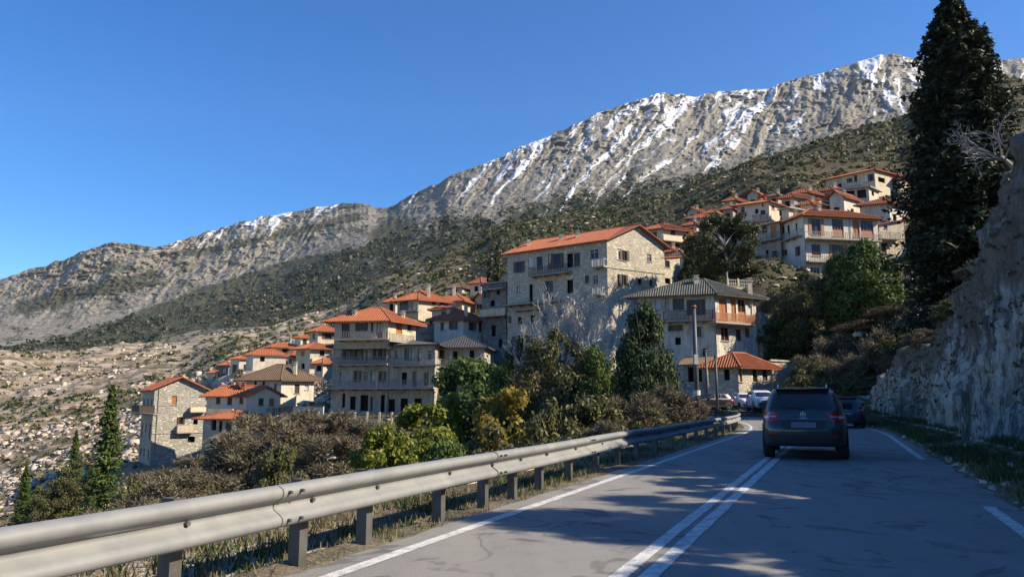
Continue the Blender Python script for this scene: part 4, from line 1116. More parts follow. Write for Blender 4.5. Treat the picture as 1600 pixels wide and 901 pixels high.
H(label='white house with brown hipped tile roof above the terrace wall, left of the grey block', C=(440, 112), L=(382, 113.5), Rr=(491, 115), eave=592, base=634, wall='white', roof='hip', rmat='tile_brown', rh=2.3, over=0.9,
  opsL=k2((435, 525, 458, 570, 'v'), (505, 538, 530, 600, 'S'), (560, 590, 590, 620, 'v'), (610, 555, 633, 640, 'b')), opsR=k2((790, 563, 833, 645, 'S'), (880, 563, 914, 612, 'B')), chim=((0.05, 0.45, 1.9, 0.4, 'beige'),))
VG = 'small village houses beyond the brown roofed house'
AU = (1, ('b', 'v', 'S'), 0.9, 1.2, 'LR')
H(label='grey box house with dark red flat hip roof, leftmost of the small far houses', C=(357, 160), L=(342, 161), Rr=(370, 163), eave=569, base=590, wall='darkgrey', roof='hip', rmat='tile_red', rh=0.7, auto=AU, group=VG)
H(label='tiny dark shed with red roof at the left end of the far houses', name='shed', cat='shed', C=(341, 164), L=(325, 165), Rr=(346, 168), eave=581, base=593, wall='beige', roof='hip', rmat='tile_red', rh=0.6, auto=(1, ('v',), 1.2, 1.3, 'LR'), group=VG)
H(label='white cube house with thin red roof between the grey box and long white houses', C=(374, 155), L=(361, 157), Rr=(393, 156), eave=559, base=585, wall='white', roof='hip', rmat='tile_orange', rh=0.6, auto=AU, group=VG)
H(label='long white house with wide orange roof, directly above the brown tiled roof', C=(396, 150), L=(385, 152), Rr=(447, 152), eave=553, base=578, wall='white', roof='hip', rmat='tile_orange', rh=1.1, auto=(2, ('b', 'v'), 0.9, 1.1, 'LR'), group=VG)
H(label='beige house with long low orange roof and shaded porch behind the long white house', C=(428, 165), L=(421, 167), Rr=(462, 167), eave=541, base=560, wall='beige', roof='hip', rmat='tile_orange', rh=0.9, auto=(1, ('v',), 1.5, 1.6, 'LR'), over=0.9, group=VG)
H(label='dim ruined house with red eave right of the brown roof ridge', C=(457, 138), L=(450, 139), Rr=(486, 140), eave=556, base=582, wall='beige', roof='hip', rmat='tile_red', rh=0.9, auto=(2, ('v', 'b'), 1.0, 1.2, 'LR'), over=0.8, group=VG)
H(label='small white house under flat orange roof, second highest of the far left houses', C=(470, 166), L=(461, 168), Rr=(485, 167), eave=526, base=544, wall='white', roof='hip', rmat='tile_orange', rh=0.6, auto=AU, group=VG)
H(label='cream house with orange roof touching the grey block, highest of the far left houses', C=(497, 152), L=(484, 155), Rr=(528, 154), eave=516, base=536, wall='cream', roof='hip', rmat='tile_orange', rh=1.4, auto=(1, ('b', 'v'), 1.4, 1.4, 'LR'), over=0.9, group=VG, chim=((.5, .5, .8, .7, 'white'),))
H(label='two storey cream house with red roof in the gap left of the grey block', C=(485, 134), L=(463, 136), Rr=(519, 136), eave=543, base=584, wall='cream', roof='hip', rmat='tile_red', rh=1.1, auto=(2, ('b', 'v', 'O'), 0.9, 1.4, 'LR'), over=0.9, group=VG, balR=((488, 516, 566, 1.0, 'orange', 0.8),))
H(label='small red roofed porch building low in the gap left of the grey block', C=(505, 124), L=(492, 125), Rr=(524, 126), eave=566, base=596, wall='beige', roof='hip', rmat='tile_orange', rh=0.8, auto=(2, ('v',), 1.2, 1.3, 'LR'), over=0.6, group=VG)
# right of the middle: grey roofed house and its red roofed neighbour by the road
H(label='white house with mossy grey tile roof and wooden balcony doors above the parked cars', C=(1116, 80), L=(996, 82.6), Rr=(1180, 83.5), eave=458, base=619, wall='worn_white', roof='hip', rmat='tile_grey', rh=2.0, over=0.95, near=True,
  opsL=c4((150, 238, 180, 292, 'B'), (206, 230, 225, 292, 'b'), (262, 230, 292, 292, 'bs'), (348, 235, 398, 318, 'b'), (240, 373, 280, 405, 'b'), (362, 382, 402, 437, 'b'), (260, 440, 290, 480, 'v'), (350, 470, 365, 510, 'v'), (410, 500, 432, 560, 'v')),
  opsR=c4((498, 230, 541, 342, 'O'), (563, 230, 590, 342, 'O'), (600, 235, 641, 342, 'o'), (655, 237, 676, 335, 'W'), (508, 385, 551, 458, 'o'), (590, 395, 618, 455, 'b'), (640, 390, 665, 440, 'v')),
  balL=((1036, 1115, 500.5, 1.2, 'brown', 1.0),), balR=((1119, 1181, 501.5, 1.2, 'wood', 1.0),), chim=((0.42, 0.35, 1.3, 0.7, 'white'), (0.02, 0.9, 0.2, 1.6, 'cream')), pipes=(('R', 1118.5),))
H(label='small roadside house with scalloped orange tile roof and wood framed shop window', C=(1153, 73.5), L=(1106, 75), Rr=(1203, 76), eave=571, base=638, wall='stone_light', roof='hip', rmat='tile_orange', rh=1.35, over=0.75, near=True,
  opsL=c4((525, 612, 555, 672, 'v'), (440, 600, 460, 660, 'v')), opsR=c4((603, 612, 622, 680, 'O'), (624, 608, 676, 682, 'o'), (680, 612, 705, 682, 'o'), (733, 612, 760, 674, 'D')))
H(label='whitewashed stone shed with sagging slab roof, right of the roadside house', name='shed', cat='shed', C=(1206, 77), L=(1203, 79), Rr=(1243, 79.5), eave=564, base=614, wall='stone_light', roof='flat', rmat='concrete', rh=0.4, over=0.25, near=True, opsR=())
H(label='little lean-to with faded tile roof left of the roadside house behind the pole', name='lean_to', cat='shed', C=(1102, 77), L=(1067, 78), Rr=(1108, 80), eave=567, base=634, wall='stone_grey', roof='shed', rmat='tile_brown', rh=0.9, over=0.5, near=True, opsL=c4((330, 600, 360, 680, 'v'), (380, 600, 405, 680, 'v')))
# upper right village
H(label='large cream building with broad orange hipped roof and long balconies behind the round green trees', name='apartment_building', cat='building', C=(1256, 112), L=(1219, 118), Rr=(1370, 114.5), eave=335, base=440, wall='pale', roof='hip', rmat='tile_orange', rh=1.75, over=0.85,
  opsL=k3((540, 605, 557, 668, 'b'), (587, 595, 608, 665, 'b'), (655, 578, 670, 635, 'b'), (665, 772, 685, 850, 'b'), (560, 800, 578, 850, 'b')),
  opsR=k3((790, 540, 866, 680, 'os'), (962, 545, 1056, 688, 'o'), (1133, 555, 1190, 695, 'O'), (1200, 558, 1305, 695, 'o'), (790, 755, 866, 853, 'o'), (962, 757, 1058, 860, 'os'), (1165, 762, 1260, 862, 'o')) + c5((1020, 595, 1072, 638, 'w'), (1142, 600, 1200, 640, 'b')),
  balL=((1220, 1246, 376, 1.0, 'iron', 1.0),), balR=((1264, 1378, 370.5, 1.3, 'light', 1.0), (1264, 1299, 407, 1.1, 'light', 0.9), (1302, 1345, 407, 1.1, 'light', 0.9)), chim=((0.4, 0.35, 1.2, 0.9, 'white'), (0.8, 0.15, 0.6, 1.2, 'cream')), pipes=(('R', 1258), ('R', 1330)), bands=(('R', 337, 0.15),))
H(label='grey plaster wing stepping back from the left side of the large cream building', name='building_wing', cat='building', C=(1218, 117), L=(1178, 121), Rr=(1224, 122), eave=345, base=440, wall='greyplaster', roof='shed', rmat='tile_brown', rh=0.8, over=0.5,
  opsL=c5((755, 365, 770, 405, 'b'), (800, 362, 830, 440, 'O'), (770, 500, 785, 550, 'v'), (870, 500, 883, 545, 'w'), (765, 608, 792, 655, 'v'), (835, 612, 866, 652, 'v'), (805, 505, 835, 560, 'v')), balL=((1180, 1216, 378, 1.3, 'iron', 1.0), (1183, 1216, 408, 1.2, 'light', 0.9)))
H(label='cream wing with shuttered windows between the large cream building and dark conifer', name='building_wing', cat='building', C=(1373, 116), L=(1371, 119), Rr=(1412, 117), eave=350, base=440, wall='cream', roof='shed', rmat='tile_red', rh=1.0, over=0.5, opsR=c5((1425, 350, 1445, 380, 'b'), (1400, 460, 1440, 520, 'b')), balR=((1374, 1408, 371, 1.1, 'light', 1.0),))
H(label='beige house with orange roof and brown balcony, above the grey wing', C=(1201, 128), L=(1151, 131), Rr=(1227, 132), eave=314, base=350, wall='beige', roof='hip', rmat='tile_orange', rh=1.1, over=0.7,
  opsL=k3((200, 440, 235, 500, 'w'), (320, 460, 345, 500, 'v'), (365, 470, 405, 505, 'b'), (375, 415, 390, 440, 'v')), opsR=k3((455, 430, 480, 465, 'O'), (520, 470, 545, 520, 'v')), balL=((1176, 1200, 345, 1.2, 'brown', 1.0),), chim=((0.5, 0.4, 0.7, 0.7, 'tile_red'), (0.25, 0.3, 0.8, 0.7, 'tile_red')))
H(label='shaded grey lower house with flat roof between the pine and the grey wing', C=(1201, 124.5), L=(1150, 126), Rr=(1217, 128), eave=352, base=392, wall='greyplaster', roof='flat', rmat='concrete', rh=0.3, over=0.8, opsL=k3((190, 640, 240, 690, 'v'), (388, 605, 408, 658, 'b'), (320, 640, 345, 700, 'v')), opsR=k3((450, 600, 485, 710, 'O'),), balL=((1175, 1200, 383, 1.2, 'brown', 1.0),))
H(label='little dark house with red roof peeking out left of the beige house', C=(1145, 136), L=(1129, 137), Rr=(1155, 139), eave=325, base=348, wall='greyplaster', roof='hip', rmat='tile_red', rh=0.9, auto=(1, ('b', 'v'), 0.9, 1.1, 'LR'), chim=((0.5, 0.5, 0.5, 0.8, 'beige'),))
H(label='topmost long cream house with thin orange roof line and porch at its right end', C=(1366, 140), L=(1289, 147), Rr=(1393, 143), eave=264, base=306, wall='cream', roof='hip', rmat='tile_orange', rh=1.0, over=0.6,
  opsL=k3((935, 265, 985, 298, 'v'), (1095, 205, 1118, 240, 'b'), (1145, 180, 1170, 235, 'b'), (1225, 180, 1258, 236, 'W'), (1270, 170, 1295, 230, 'b'), (1010, 250, 1040, 300, 'v')), opsR=k3((1345, 200, 1400, 240, 'v'),), chim=((0.9, 0.5, 0.5, 0.7, 'tile_red'),), balL=((1318, 1345, 300, 1.3, 'light', 0.9),))
H(label='dark porch building under the topmost long house, half hidden by vines', C=(1357, 134), L=(1308, 136), Rr=(1372, 137), eave=293, base=318, wall='beige', roof='flat', rmat='concrete', rh=0.3, over=0.6, opsL=k3((980, 355, 1035, 385, 'v'), (1080, 310, 1150, 370, 'v'), (1170, 300, 1245, 370, 'v')), opsR=k3((1290, 310, 1310, 350, 'v'),))
H(label='white house with sloping red roof right of the large orange roof, beside the dark conifer', C=(1389, 127), L=(1346, 128.5), Rr=(1420, 130), eave=317, base=352, wall='white', roof='hip', rmat='tile_red', rh=1.3, over=0.9, auto=(1, ('b', 'v'), 1.0, 1.2, 'LR'))
H(label='low house with vivid red roof left of the topmost long house', C=(1262, 136), L=(1240, 137), Rr=(1282, 138), eave=300, base=318, wall='beige', roof='hip', rmat='tile_orange', rh=1.1, over=0.7, auto=(1, ('v', 'b'), 0.9, 1.1, 'LR'), chim=((0.3, 0.5, 0.6, 0.8, 'cream'),))
H(label='small house with dull red roof just below the vivid red roof', C=(1240, 131), L=(1221, 132), Rr=(1275, 133), eave=307, base=330, wall='greyplaster', roof='hip', rmat='tile_red', rh=0.9, over=0.6, auto=(1, ('v', 'b'), 0.9, 1.1, 'LR'))
H(label='cream house with red hipped roof and orange balcony behind the tall stone building', C=(1035, 130), L=(1002, 132), Rr=(1076, 132.5), eave=356, base=398, wall='cream', roof='hip', rmat='tile_red', rh=1.2, over=0.9, opsL=c5((105, 385, 130, 470, 'b'), (140, 400, 165, 440, 'b')), opsR=c5((242, 383, 268, 418, 'S'), (245, 455, 300, 480, 'v')), balR=((1037, 1074, 374, 1.2, 'orange', 0.9),), chim=((0.5, 0.4, 0.8, 0.5, 'tile_red'),))
H(label='grey and cream house with red roof edge left of the pine crown', C=(1106, 140), L=(1077, 141), Rr=(1124, 143), eave=339, base=364, wall='beige', roof='hip', rmat='tile_red', rh=1.1, over=0.7, auto=(1, ('b', 'v'), 0.9, 1.1, 'LR'), chim=((0.8, 0.5, 0.4, 1.0, 'tile_red'),))
H(label='small pink walled hut with orange roof behind the tall stone building', name='hut', cat='hut', C=(1086, 131), L=(1074, 132), Rr=(1100, 133), eave=365, base=392, wall='peach', roof='hip', rmat='tile_orange', rh=0.7, auto=(1, ('v', 'b'), 0.8, 1.0, 'LR'))
H(label='far little house with orange roof uphill behind the pine top', C=(1118, 150), L=(1103, 151), Rr=(1130, 153), eave=331, base=348, wall='beige', roof='hip', rmat='tile_orange', rh=0.9, auto=(1, ('v', 'b'), 0.8, 1.0, 'LR'))
H(label='brown roofed house with red eaves tucked in the trees above the dark stone house', C=(752, 140), L=(735, 141), Rr=(775, 142), eave=441, base=462, wall='peach', roof='hip', rmat='tile_red', rh=1.1, auto=(1, ('b', 'v'), 0.8, 1.0, 'LR'))
UG = 'houses packed up the slope in the upper village'
UA = (2, ('b', 'v', 'S', 'b'), 0.9, 1.1, 'LR')
U1 = (1, ('b', 'v', 'O'), 0.9, 1.1, 'LR')
for (lab, C_, L_, R_, ev, bs, wl_, rf, rm, rh_, au) in [
    ('narrow beige house with red roof squeezed between the pine and the shaded grey lower house', (1172, 133), (1156, 134), (1180, 136), 352, 386, 'beige', 'hip', 'tile_red', .8, UA),
    ('two storey stone house behind the pine crown on its left side', (1092, 126), (1072, 127), (1108, 129), 377, 412, 'stone_light', 'gableL', 'tile_orange', 1.2, UA),
    ('cream house with brown roof just left of the pine crown, lowest of its row', (1066, 122), (1050, 123), (1082, 124), 398, 428, 'cream', 'hip', 'tile_brown', 1.0, UA),
    ('shaded stone house with flat slab roof right of the pine trunk', (1168, 118), (1146, 119), (1182, 121), 398, 436, 'stone_grey', 'flat', 'concrete', .3, UA),
    ('white gabled house with bright roof behind the chimneys of the large orange roof', (1318, 128), (1296, 129), (1342, 131), 307, 340, 'white', 'gableL', 'tile_orange', 1.2, U1),
    ('stone house with red roof tucked between the beige house and the vivid red roof', (1236, 138), (1216, 139), (1250, 141), 321, 350, 'stone_light', 'hip', 'tile_red', 1.0, UA),
    ('peach house with low roof under the vivid red roof, above the large orange roof', (1268, 129), (1250, 130), (1290, 131), 318, 345, 'peach', 'hip', 'tile_orange', .9, U1),
    ('tan house with orange gable high behind the beige house', (1185, 146), (1168, 147), (1200, 149), 303, 326, 'beige', 'gableL', 'tile_red', 1.0, U1),
    ('white house half hidden by the dark conifer, level with the topmost long house', (1405, 142), (1391, 144), (1430, 144), 276, 312, 'cream', 'hip', 'tile_red', 1.1, UA),
    ('low tan house with red roof downhill of the cream house behind the stone building', (1088, 136), (1070, 137), (1100, 138), 350, 372, 'beige', 'hip', 'tile_red', .9, U1),
    ('grey stone house with orange roof far up behind the pine top', (1150, 158), (1134, 159), (1166, 160), 312, 330, 'stone_grey', 'hip', 'tile_orange', 1.0, U1),
    ('small cream house with orange roof right of the white chimney house', (760, 131), (742, 132), (780, 134), 466, 492, 'cream', 'gableL', 'tile_orange', 1.1, U1),
    ('tan house with orange roof peeking out left of the highest cream house', (618, 134), (603, 135), (630, 137), 470, 490, 'beige', 'hip', 'tile_orange', .9, U1),
    ('cream stair-stepped house below the dull red roof, behind the large orange roof', (1232, 126), (1222, 127), (1256, 128), 326, 352, 'cream', 'flat', 'concrete', .3, UA),
    ('tan house with dark windows under the topmost long house at its left end', (1300, 138), (1284, 139), (1326, 140), 296, 318, 'stone_light', 'hip', 'tile_red', .9, U1),
    ('white house with brown roof between the hut and the pine crown', (1110, 120), (1098, 121), (1124, 122), 384, 412, 'white', 'hip', 'tile_brown', .9, UA),
    ('small stone house with orange roof below the cream house behind the stone building', (1052, 124), (1036, 125), (1068, 126), 392, 420, 'stone_light', 'hip', 'tile_orange', .9, UA),
    ('pale house with low red roof above the small far orange roofed house', (1090, 156), (1074, 157), (1104, 158), 330, 346, 'beige', 'gableL', 'tile_red', 1.0, U1),
    ('stone house between the vivid roofs and the dull red roof at the slope edge', (1215, 141), (1200, 142), (1232, 144), 305, 325, 'stone_light', 'hip', 'tile_brown', .9, U1)]:
    H(label=lab, C=C_, L=L_, Rr=R_, eave=ev, base=bs, wall=wl_, roof=rf, rmat=rm, rh=rh_, auto=au, over=.6, group=UG, chim=((.4, .4, .6, .7, 'beige'),))
for k in SPEC:
    if k.get("below", 3.0) > 1: pad(**{q: k[q] for q in ("C", "L", "Rr", "eave", "base")})
# ------------------------------------------------------------------ vegetation
leafmat('leaf_dark', (0.026, 0.042, 0.018), (0.045, 0.072, 0.026), (0.09, 0.12, 0.035))
leafmat('leaf_green', (0.045, 0.075, 0.020), (0.085, 0.135, 0.030), (0.16, 0.21, 0.05))
leafmat('leaf_bright', (0.10, 0.13, 0.02), (0.19, 0.21, 0.03), (0.30, 0.30, 0.05), 0.35)
leafmat('leaf_yellow', (0.17, 0.13, 0.025), (0.28, 0.22, 0.035), (0.36, 0.30, 0.06), 0.35)
leafmat('leaf_olive', (0.065, 0.072, 0.03), (0.12, 0.12, 0.045), (0.21, 0.19, 0.08))
leafmat('leaf_brown', (0.095, 0.078, 0.045), (0.155, 0.13, 0.08), (0.26, 0.22, 0.145), 0.15)
leafmat('leaf_conifer', (0.018, 0.026, 0.015), (0.032, 0.044, 0.020), (0.06, 0.07, 0.030), 0.10)
leafmat('leaf_pine', (0.035, 0.045, 0.02), (0.07, 0.08, 0.03), (0.14, 0.14, 0.05), 0.15)
leafmat('dry_grass', (0.16, 0.12, 0.07), (0.26, 0.21, 0.12), (0.12, 0.13, 0.05), 0.3)
leafmat('green_grass', (0.035, 0.06, 0.018), (0.07, 0.10, 0.03), (0.16, 0.15, 0.06), 0.3)
plain('bark', (0.13, 0.10, 0.075), 0.9, var=0.5, sc_=6)
plain('bark_pale', (0.36, 0.33, 0.29), 0.9, var=0.4, sc_=6)
plain('twig', (0.22, 0.185, 0.15), 0.9, var=0.4)
plain('twig_pale', (0.48, 0.44, 0.38), 0.9, var=0.3)

def rng(s): return np.random.default_rng(s)
def unit(r, n):
    d = r.normal(size=(n, 3)); return d / np.linalg.norm(d, axis=1, keepdims=True)
def leaf_quads(P, N, size, r, asp=0.55):
    """rhombic leaves at P with normals N"""
    n = len(P)
    t = np.cross(N, unit(r, n)); t /= np.maximum(np.linalg.norm(t, axis=1, keepdims=True), 1e-6)
    b = np.cross(N, t)
    s = (size * r.uniform(0.55, 1.35, n))[:, None]
    V = np.stack([P - t * s, P - b * s * asp + N * s * .12, P + t * s, P + b * s * asp + N * s * .12], 1).reshape(-1, 3)
    return V, np.arange(n * 4).reshape(-1, 4)
def cloud(clumps, n, size, seed, bias=0.7, flat=0.85, asp=0.55, inner=0.45):
    r = rng(seed); c = np.array([q[:3] for q in clumps]); rad = np.array([q[3] for q in clumps])
    w = rad ** 2; i = r.choice(len(c), n, p=w / w.sum())
    d = unit(r, n); rr = inner + (1.08 - inner) * r.random(n) ** 0.6
    rr = np.where(r.random(n) < .22, rr * r.uniform(1.1, 1.75, n), rr)
    P = c[i] + d * (rad[i] * rr)[:, None] * np.array([1, 1, flat])
    N = d * bias + unit(r, n) * (1 - bias * .5); N /= np.linalg.norm(N, axis=1, keepdims=True)
    return leaf_quads(P, N, size, r, asp)
def clumps_in(shape, n, seed, r0, r1):
    """n clump centres filling a unit-height crown given by radius profile shape(z)"""
    r = rng(seed); out = []
    for _ in range(n):
        z = r.random() ; R_ = shape(z)
        a = r.random() * 2 * math.pi; q = R_ * (0.35 + 0.65 * math.sqrt(r.random()))
        out.append((q * math.cos(a), q * math.sin(a), z, r.uniform(r0, r1) * (0.55 + 0.45 * R_ / 0.5)))
    return out
def mesh_obj(name, V, Fc, mat, parent=None):
    m = np_mesh(name, V, Fc, False); m.materials.append(M[mat]); return link(bpy.data.objects.new(name, m), parent)
def hide_proto(o): pass
def limbs(mb, p, d, L, rad, depth, r, spread=0.5, n=(2, 4), tips=None, grav=0.0, seg=3, taper=0.6, minrad=0.0):
    pts = [p]; cur = Vector(p); dd = Vector(d)
    for k in range(seg):
        dd = (dd + Vector((r.uniform(-1, 1), r.uniform(-1, 1), r.uniform(-1, 1) + grav)) * 0.16).normalized()
        cur = cur + dd * (L / seg); pts.append(cur.copy())
    rads = [max(minrad, rad * (1 - (1 - taper) * k / seg)) for k in range(seg + 1)]
    mb.tube(pts, rads, 5 if depth > 3 else 3, depth > 4)
    if depth <= 0:
        if tips is not None: tips.append(cur.copy())
        return
    for _ in range(r.randint(*n)):
        k = r.randint(1, seg)
        q = (dd + Vector((r.uniform(-1, 1), r.uniform(-1, 1), r.uniform(-.7, 1))) * spread).normalized()
        limbs(mb, pts[k], q, L * r.uniform(.6, .82), rads[k] * 0.68, depth - 1, r, spread, n, tips, grav, seg, taper, minrad)
PROTO = {}
def proto(key, crown, trunk, cmat, tmat, tname='trunk', cname='crown'):
    """keeps mesh data only; objects are made where a plant stands"""
    mc = np_mesh(cname, *crown); mc.materials.append(M[cmat])
    mt = bpy.data.meshes.new(tname); mt.from_pydata(trunk.v, [], trunk.f); mt.materials.append(M[tmat]); mt.update()
    PROTO[key] = (mc, mt, cname, tname)
def trunk_mb(seed, h=0.5, rad=0.03, n=5, reach=0.35):
    r = random.Random(seed); mb = MB()
    mb.tube([(0, 0, -0.12), (0.01, 0, h * .5), (0.0, 0.01, h)], [rad, rad * .75, rad * .45], 8)
    for k in range(n):
        a = r.random() * 6.28; z = h * r.uniform(.35, 1.0)
        mb.tube([(0, 0, z), (reach * .5 * math.cos(a), reach * .5 * math.sin(a), z + .15), (reach * math.cos(a), reach * math.sin(a), z + r.uniform(.2, .4))], [rad * .5, rad * .3, rad * .1], 5)
    return mb
def make_protos():
    dome = lambda z: 0.5 * math.sqrt(max(0.02, 1 - (2 * z - 0.9) ** 2 * 0.92))
    cone = lambda z: 0.46 * (1 - z) ** 0.75 + 0.05
    egg = lambda z: 0.5 * math.sin(math.pi * min(1, 0.16 + 0.84 * z)) ** 0.7 * (1.0 - 0.35 * z) + 0.03
    spire = lambda z: 0.5 * (1 - z) ** .62 * min(1, (z + .18) / .34) + .03
    def up(cl, z0): return [(x, y, z0 + z * (1 - z0), r) for x, y, z, r in cl]
    for k in range(3):
        proto('bush_green%d' % k, cloud(up(clumps_in(dome, 34, 10 + k, .11, .20), .06), 6500, 0.036, 20 + k), trunk_mb(k, .5, .03), 'leaf_green', 'bark', 'stem', 'foliage')
        proto('bush_bright%d' % k, cloud(up(clumps_in(dome, 44, 30 + k, .07, .15), .06), 8500, 0.030, 40 + k), trunk_mb(k + 3, .5, .02), 'leaf_bright', 'bark', 'stem', 'foliage')
        proto('bush_olive%d' % k, cloud(up(clumps_in(dome, 46, 50 + k, .08, .16), .05), 9000, 0.028, 60 + k), trunk_mb(k + 6, .55, .02), 'leaf_olive', 'bark', 'stem', 'foliage')
    proto('bush_yellow0', cloud(up(clumps_in(dome, 55, 71, .07, .14), .04), 8000, 0.028, 72), trunk_mb(9, .6, .02), 'leaf_yellow', 'bark', 'stem', 'foliage')
    # twiggy brown brush
    for k in range(3):
        r = rng(80 + k); n = 5200
        cl = up(clumps_in(dome, 26, 90 + k, .12, .22), .02); c = np.array([q[:3] for q in cl]); rd = np.array([q[3] for q in cl])
        i = r.choice(len(c), n); d = unit(r, n); d[:, 2] = np.abs(d[:, 2]) * .8 + .1; d /= np.linalg.norm(d, axis=1, keepdims=True)
        P0 = c[i] + unit(r, n) * (rd[i] * .6)[:, None]; L = r.uniform(.06, .17, n)[:, None]
        P1 = P0 + d * L; s = np.cross(d, unit(r, n)); s /= np.linalg.norm(s, axis=1, keepdims=True); w = 0.0055
        V = np.stack([P0 - s * w, P0 + s * w, P1 + s * w * .4, P1 - s * w * .4], 1).reshape(-1, 3); F = np.arange(n * 4).reshape(-1, 4)
        V2, F2 = cloud(cl, 5200, 0.019, 95 + k, inner=.3)
        V = np.concatenate([V, V2]); F = np.concatenate([F, F2 + n * 4])
        proto('brush%d' % k, (V, F), trunk_mb(k + 20, .6, .014, 14, .42), 'leaf_brown', 'twig', 'stem', 'twigs')
    # broad evergreen trees
    for k, (mat, sh, cnt, nl, sz, z0) in enumerate([('leaf_dark', spire, 150, 24000, .019, .08), ('leaf_green', egg, 140, 22000, .020, .06), ('leaf_olive', dome, 110, 20000, .018, .05), ('leaf_green', dome, 90, 14000, .023, .05)]):
        proto('tree%d' % k, cloud(up(clumps_in(sh, cnt, 110 + k, .065, .125), z0), nl, sz, 120 + k, bias=.75), trunk_mb(k + 30, .55, .022, 9, .3), mat, 'bark')
    # loose pine
    r = rng(130); cl = []
    for q in range(90):
        z = r.uniform(.22, .97); a = r.random() * 6.28; R_ = (0.10 + 0.5 * math.sin(math.pi * min(1, (1 - z) * 1.05 + .1)) ** .8) * (.5 + .5 * math.sqrt(r.random()))
        cl.append((R_ * math.cos(a), R_ * math.sin(a), z, r.uniform(.06, .12)))
    proto('pine', cloud(cl, 22000, .019, 131, flat=.6), trunk_mb(40, .62, .018, 16, .3), 'leaf_pine', 'bark_pale')
    # conifers: tiers of drooping sprays
    def conifer(seed, tiers, per, rmax, ls, prof, gap=0.0, droop=.35, nl=26, z0=.03):
        r = rng(seed); Ps = []; Ns = []; tm = MB(); rr = random.Random(seed)
        tm.tube([(0, 0, -.06), (0, 0, .5), (0, 0, .98)], [.016, .010, .001], 8)
        for t in range(tiers):
            z = z0 + (0.985 - z0) * (t / (tiers - 1)) ** .95; Rz = rmax * prof(z)
            for b in range(per):
                if r.random() < gap: continue
                a = r.random() * 6.28; L = Rz * r.uniform(.50, 1.14) * (1.22 if r.random() < .14 else 1); zz = z + r.uniform(-.012, .012)
                if L > .06 and b % 3 == 0: tm.tube([(0, 0, zz), (L * .9 * math.cos(a), L * .9 * math.sin(a), zz - droop * L * .6)], [.003, .0008], 3, False)
                f = r.random(nl) ** .7; wdt = L * .22 * (1.1 - f)
                dz = -droop * L * f ** 1.4 + .12 * L * f ** 4 * 1.5
                off = r.normal(size=nl) * wdt
                P = np.stack([L * f * math.cos(a) - off * math.sin(a), L * f * math.sin(a) + off * math.cos(a), zz + dz + r.normal(size=nl) * .006], 1)
                N = np.stack([.35 * math.cos(a) * np.ones(nl), .35 * math.sin(a) * np.ones(nl), np.ones(nl)], 1) + r.normal(size=(nl, 3)) * .55
                Ps.append(P); Ns.append(N / np.linalg.norm(N, axis=1, keepdims=True))
        P = np.concatenate(Ps); N = np.concatenate(Ns)
        return leaf_quads(P, N, ls, r, .42), tm
    c_, t_ = conifer(141, 78, 32, .235, .0088, lambda z: (1 - z) ** .62 * (1 - .25 * max(0, .22 - z) / .22) * (1 + .10 * math.sin(z * 31) + .08 * math.sin(z * 17 + 1)), .08, .34, 46)
    proto('big_conifer', c_, t_, 'leaf_conifer', 'bark')
    c_, t_ = conifer(142, 34, 15, .20, .016, lambda z: (1 - z) ** .8 + .02, .1, .25, 20)
    proto('conifer', c_, t_, 'leaf_green', 'bark')
    c_, t_ = conifer(143, 30, 12, .13, .017, lambda z: (1 - z) ** .6 + .05, .15, .15, 16)
    proto('cypress', c_, t_, 'leaf_pine', 'bark')
    # bare trees
    for k, (dep, sp) in enumerate([(6, .75), (4, .8)]):
        r = random.Random(151 + k); mb = MB(); tips = []
        mb.tube([(0, 0, -.05), (.01, 0, .12), (.0, .01, .24)], [.022, .018, .015], 8)
        for q in range(6):
            a = q * 1.05 + r.random(); limbs(mb, Vector((0, .01, r.uniform(.15, .25))), Vector((math.cos(a) * .75, math.sin(a) * .75, 1)).normalized(), .24, .010, dep - 1, r, sp, (2, 3) if k == 0 else (2, 3), tips, .05, 3, .6, .0021)
        V = np.array([t + Vector((0, 0, 0)) for t in tips]); rr = rng(160 + k)
        n = 2000 if k == 0 else 250
        P = V[rr.integers(0, len(V), n)] + rr.normal(size=(n, 3)) * .022; D = unit(rr, n); D[:, 2] = np.abs(D[:, 2]); L = rr.uniform(.02, .06, n)[:, None]
        s = np.cross(D, unit(rr, n)); s /= np.linalg.norm(s, axis=1, keepdims=True)
        W_ = np.stack([P - s * .0018, P + s * .0018, P + D * L + s * .0008, P + D * L - s * .0008], 1).reshape(-1, 3)
        proto('bare%d' % k, (W_, np.arange(n * 4).reshape(-1, 4)), mb, 'twig_pale', 'twig_pale', 'trunk', 'twigs')
make_protos()
def plant(key, name, cat, label, px, Y, ytop, wpx, group=None, sink=0.15, rz=None, zbase=None, seed=0, X=None):
    """stands on the land at depth Y on sight column px; reaches row ytop; wpx wide in the photograph"""
    a, b = ray(px, ytop)
    x = a * Y if X is None else X
    g = landz(x, Y) if zbase is None else zbase
    h = CAMH + b * Y - g + sink
    h = max(h, 0.5)
    w = wpx / FPX * Y
    mc, mt, cn, tn = PROTO[key]
    rw = {'big': 2.6, 'con': 2.4, 'cyp': 3.4, 'pin': 1.0, 'bar': 1.15, 'bus': 1.2, 'bru': 1.2, 'tre': 1.08}.get(key[:3], 1.0)
    root = thing(name, label, cat, (x, Y, g - sink), 0, group)
    r = random.Random(int(px * 7 + Y * 13 + seed))
    root.rotation_euler = (0, 0, r.uniform(0, 6.28) if rz is None else rz)
    root.scale = (w * rw, w * rw, h)
    for m, n in ((mt, tn), (mc, cn)):
        o = link(bpy.data.objects.new(n, m), root)
        if n == 'twigs': o['kind'] = 'stuff'
    return root
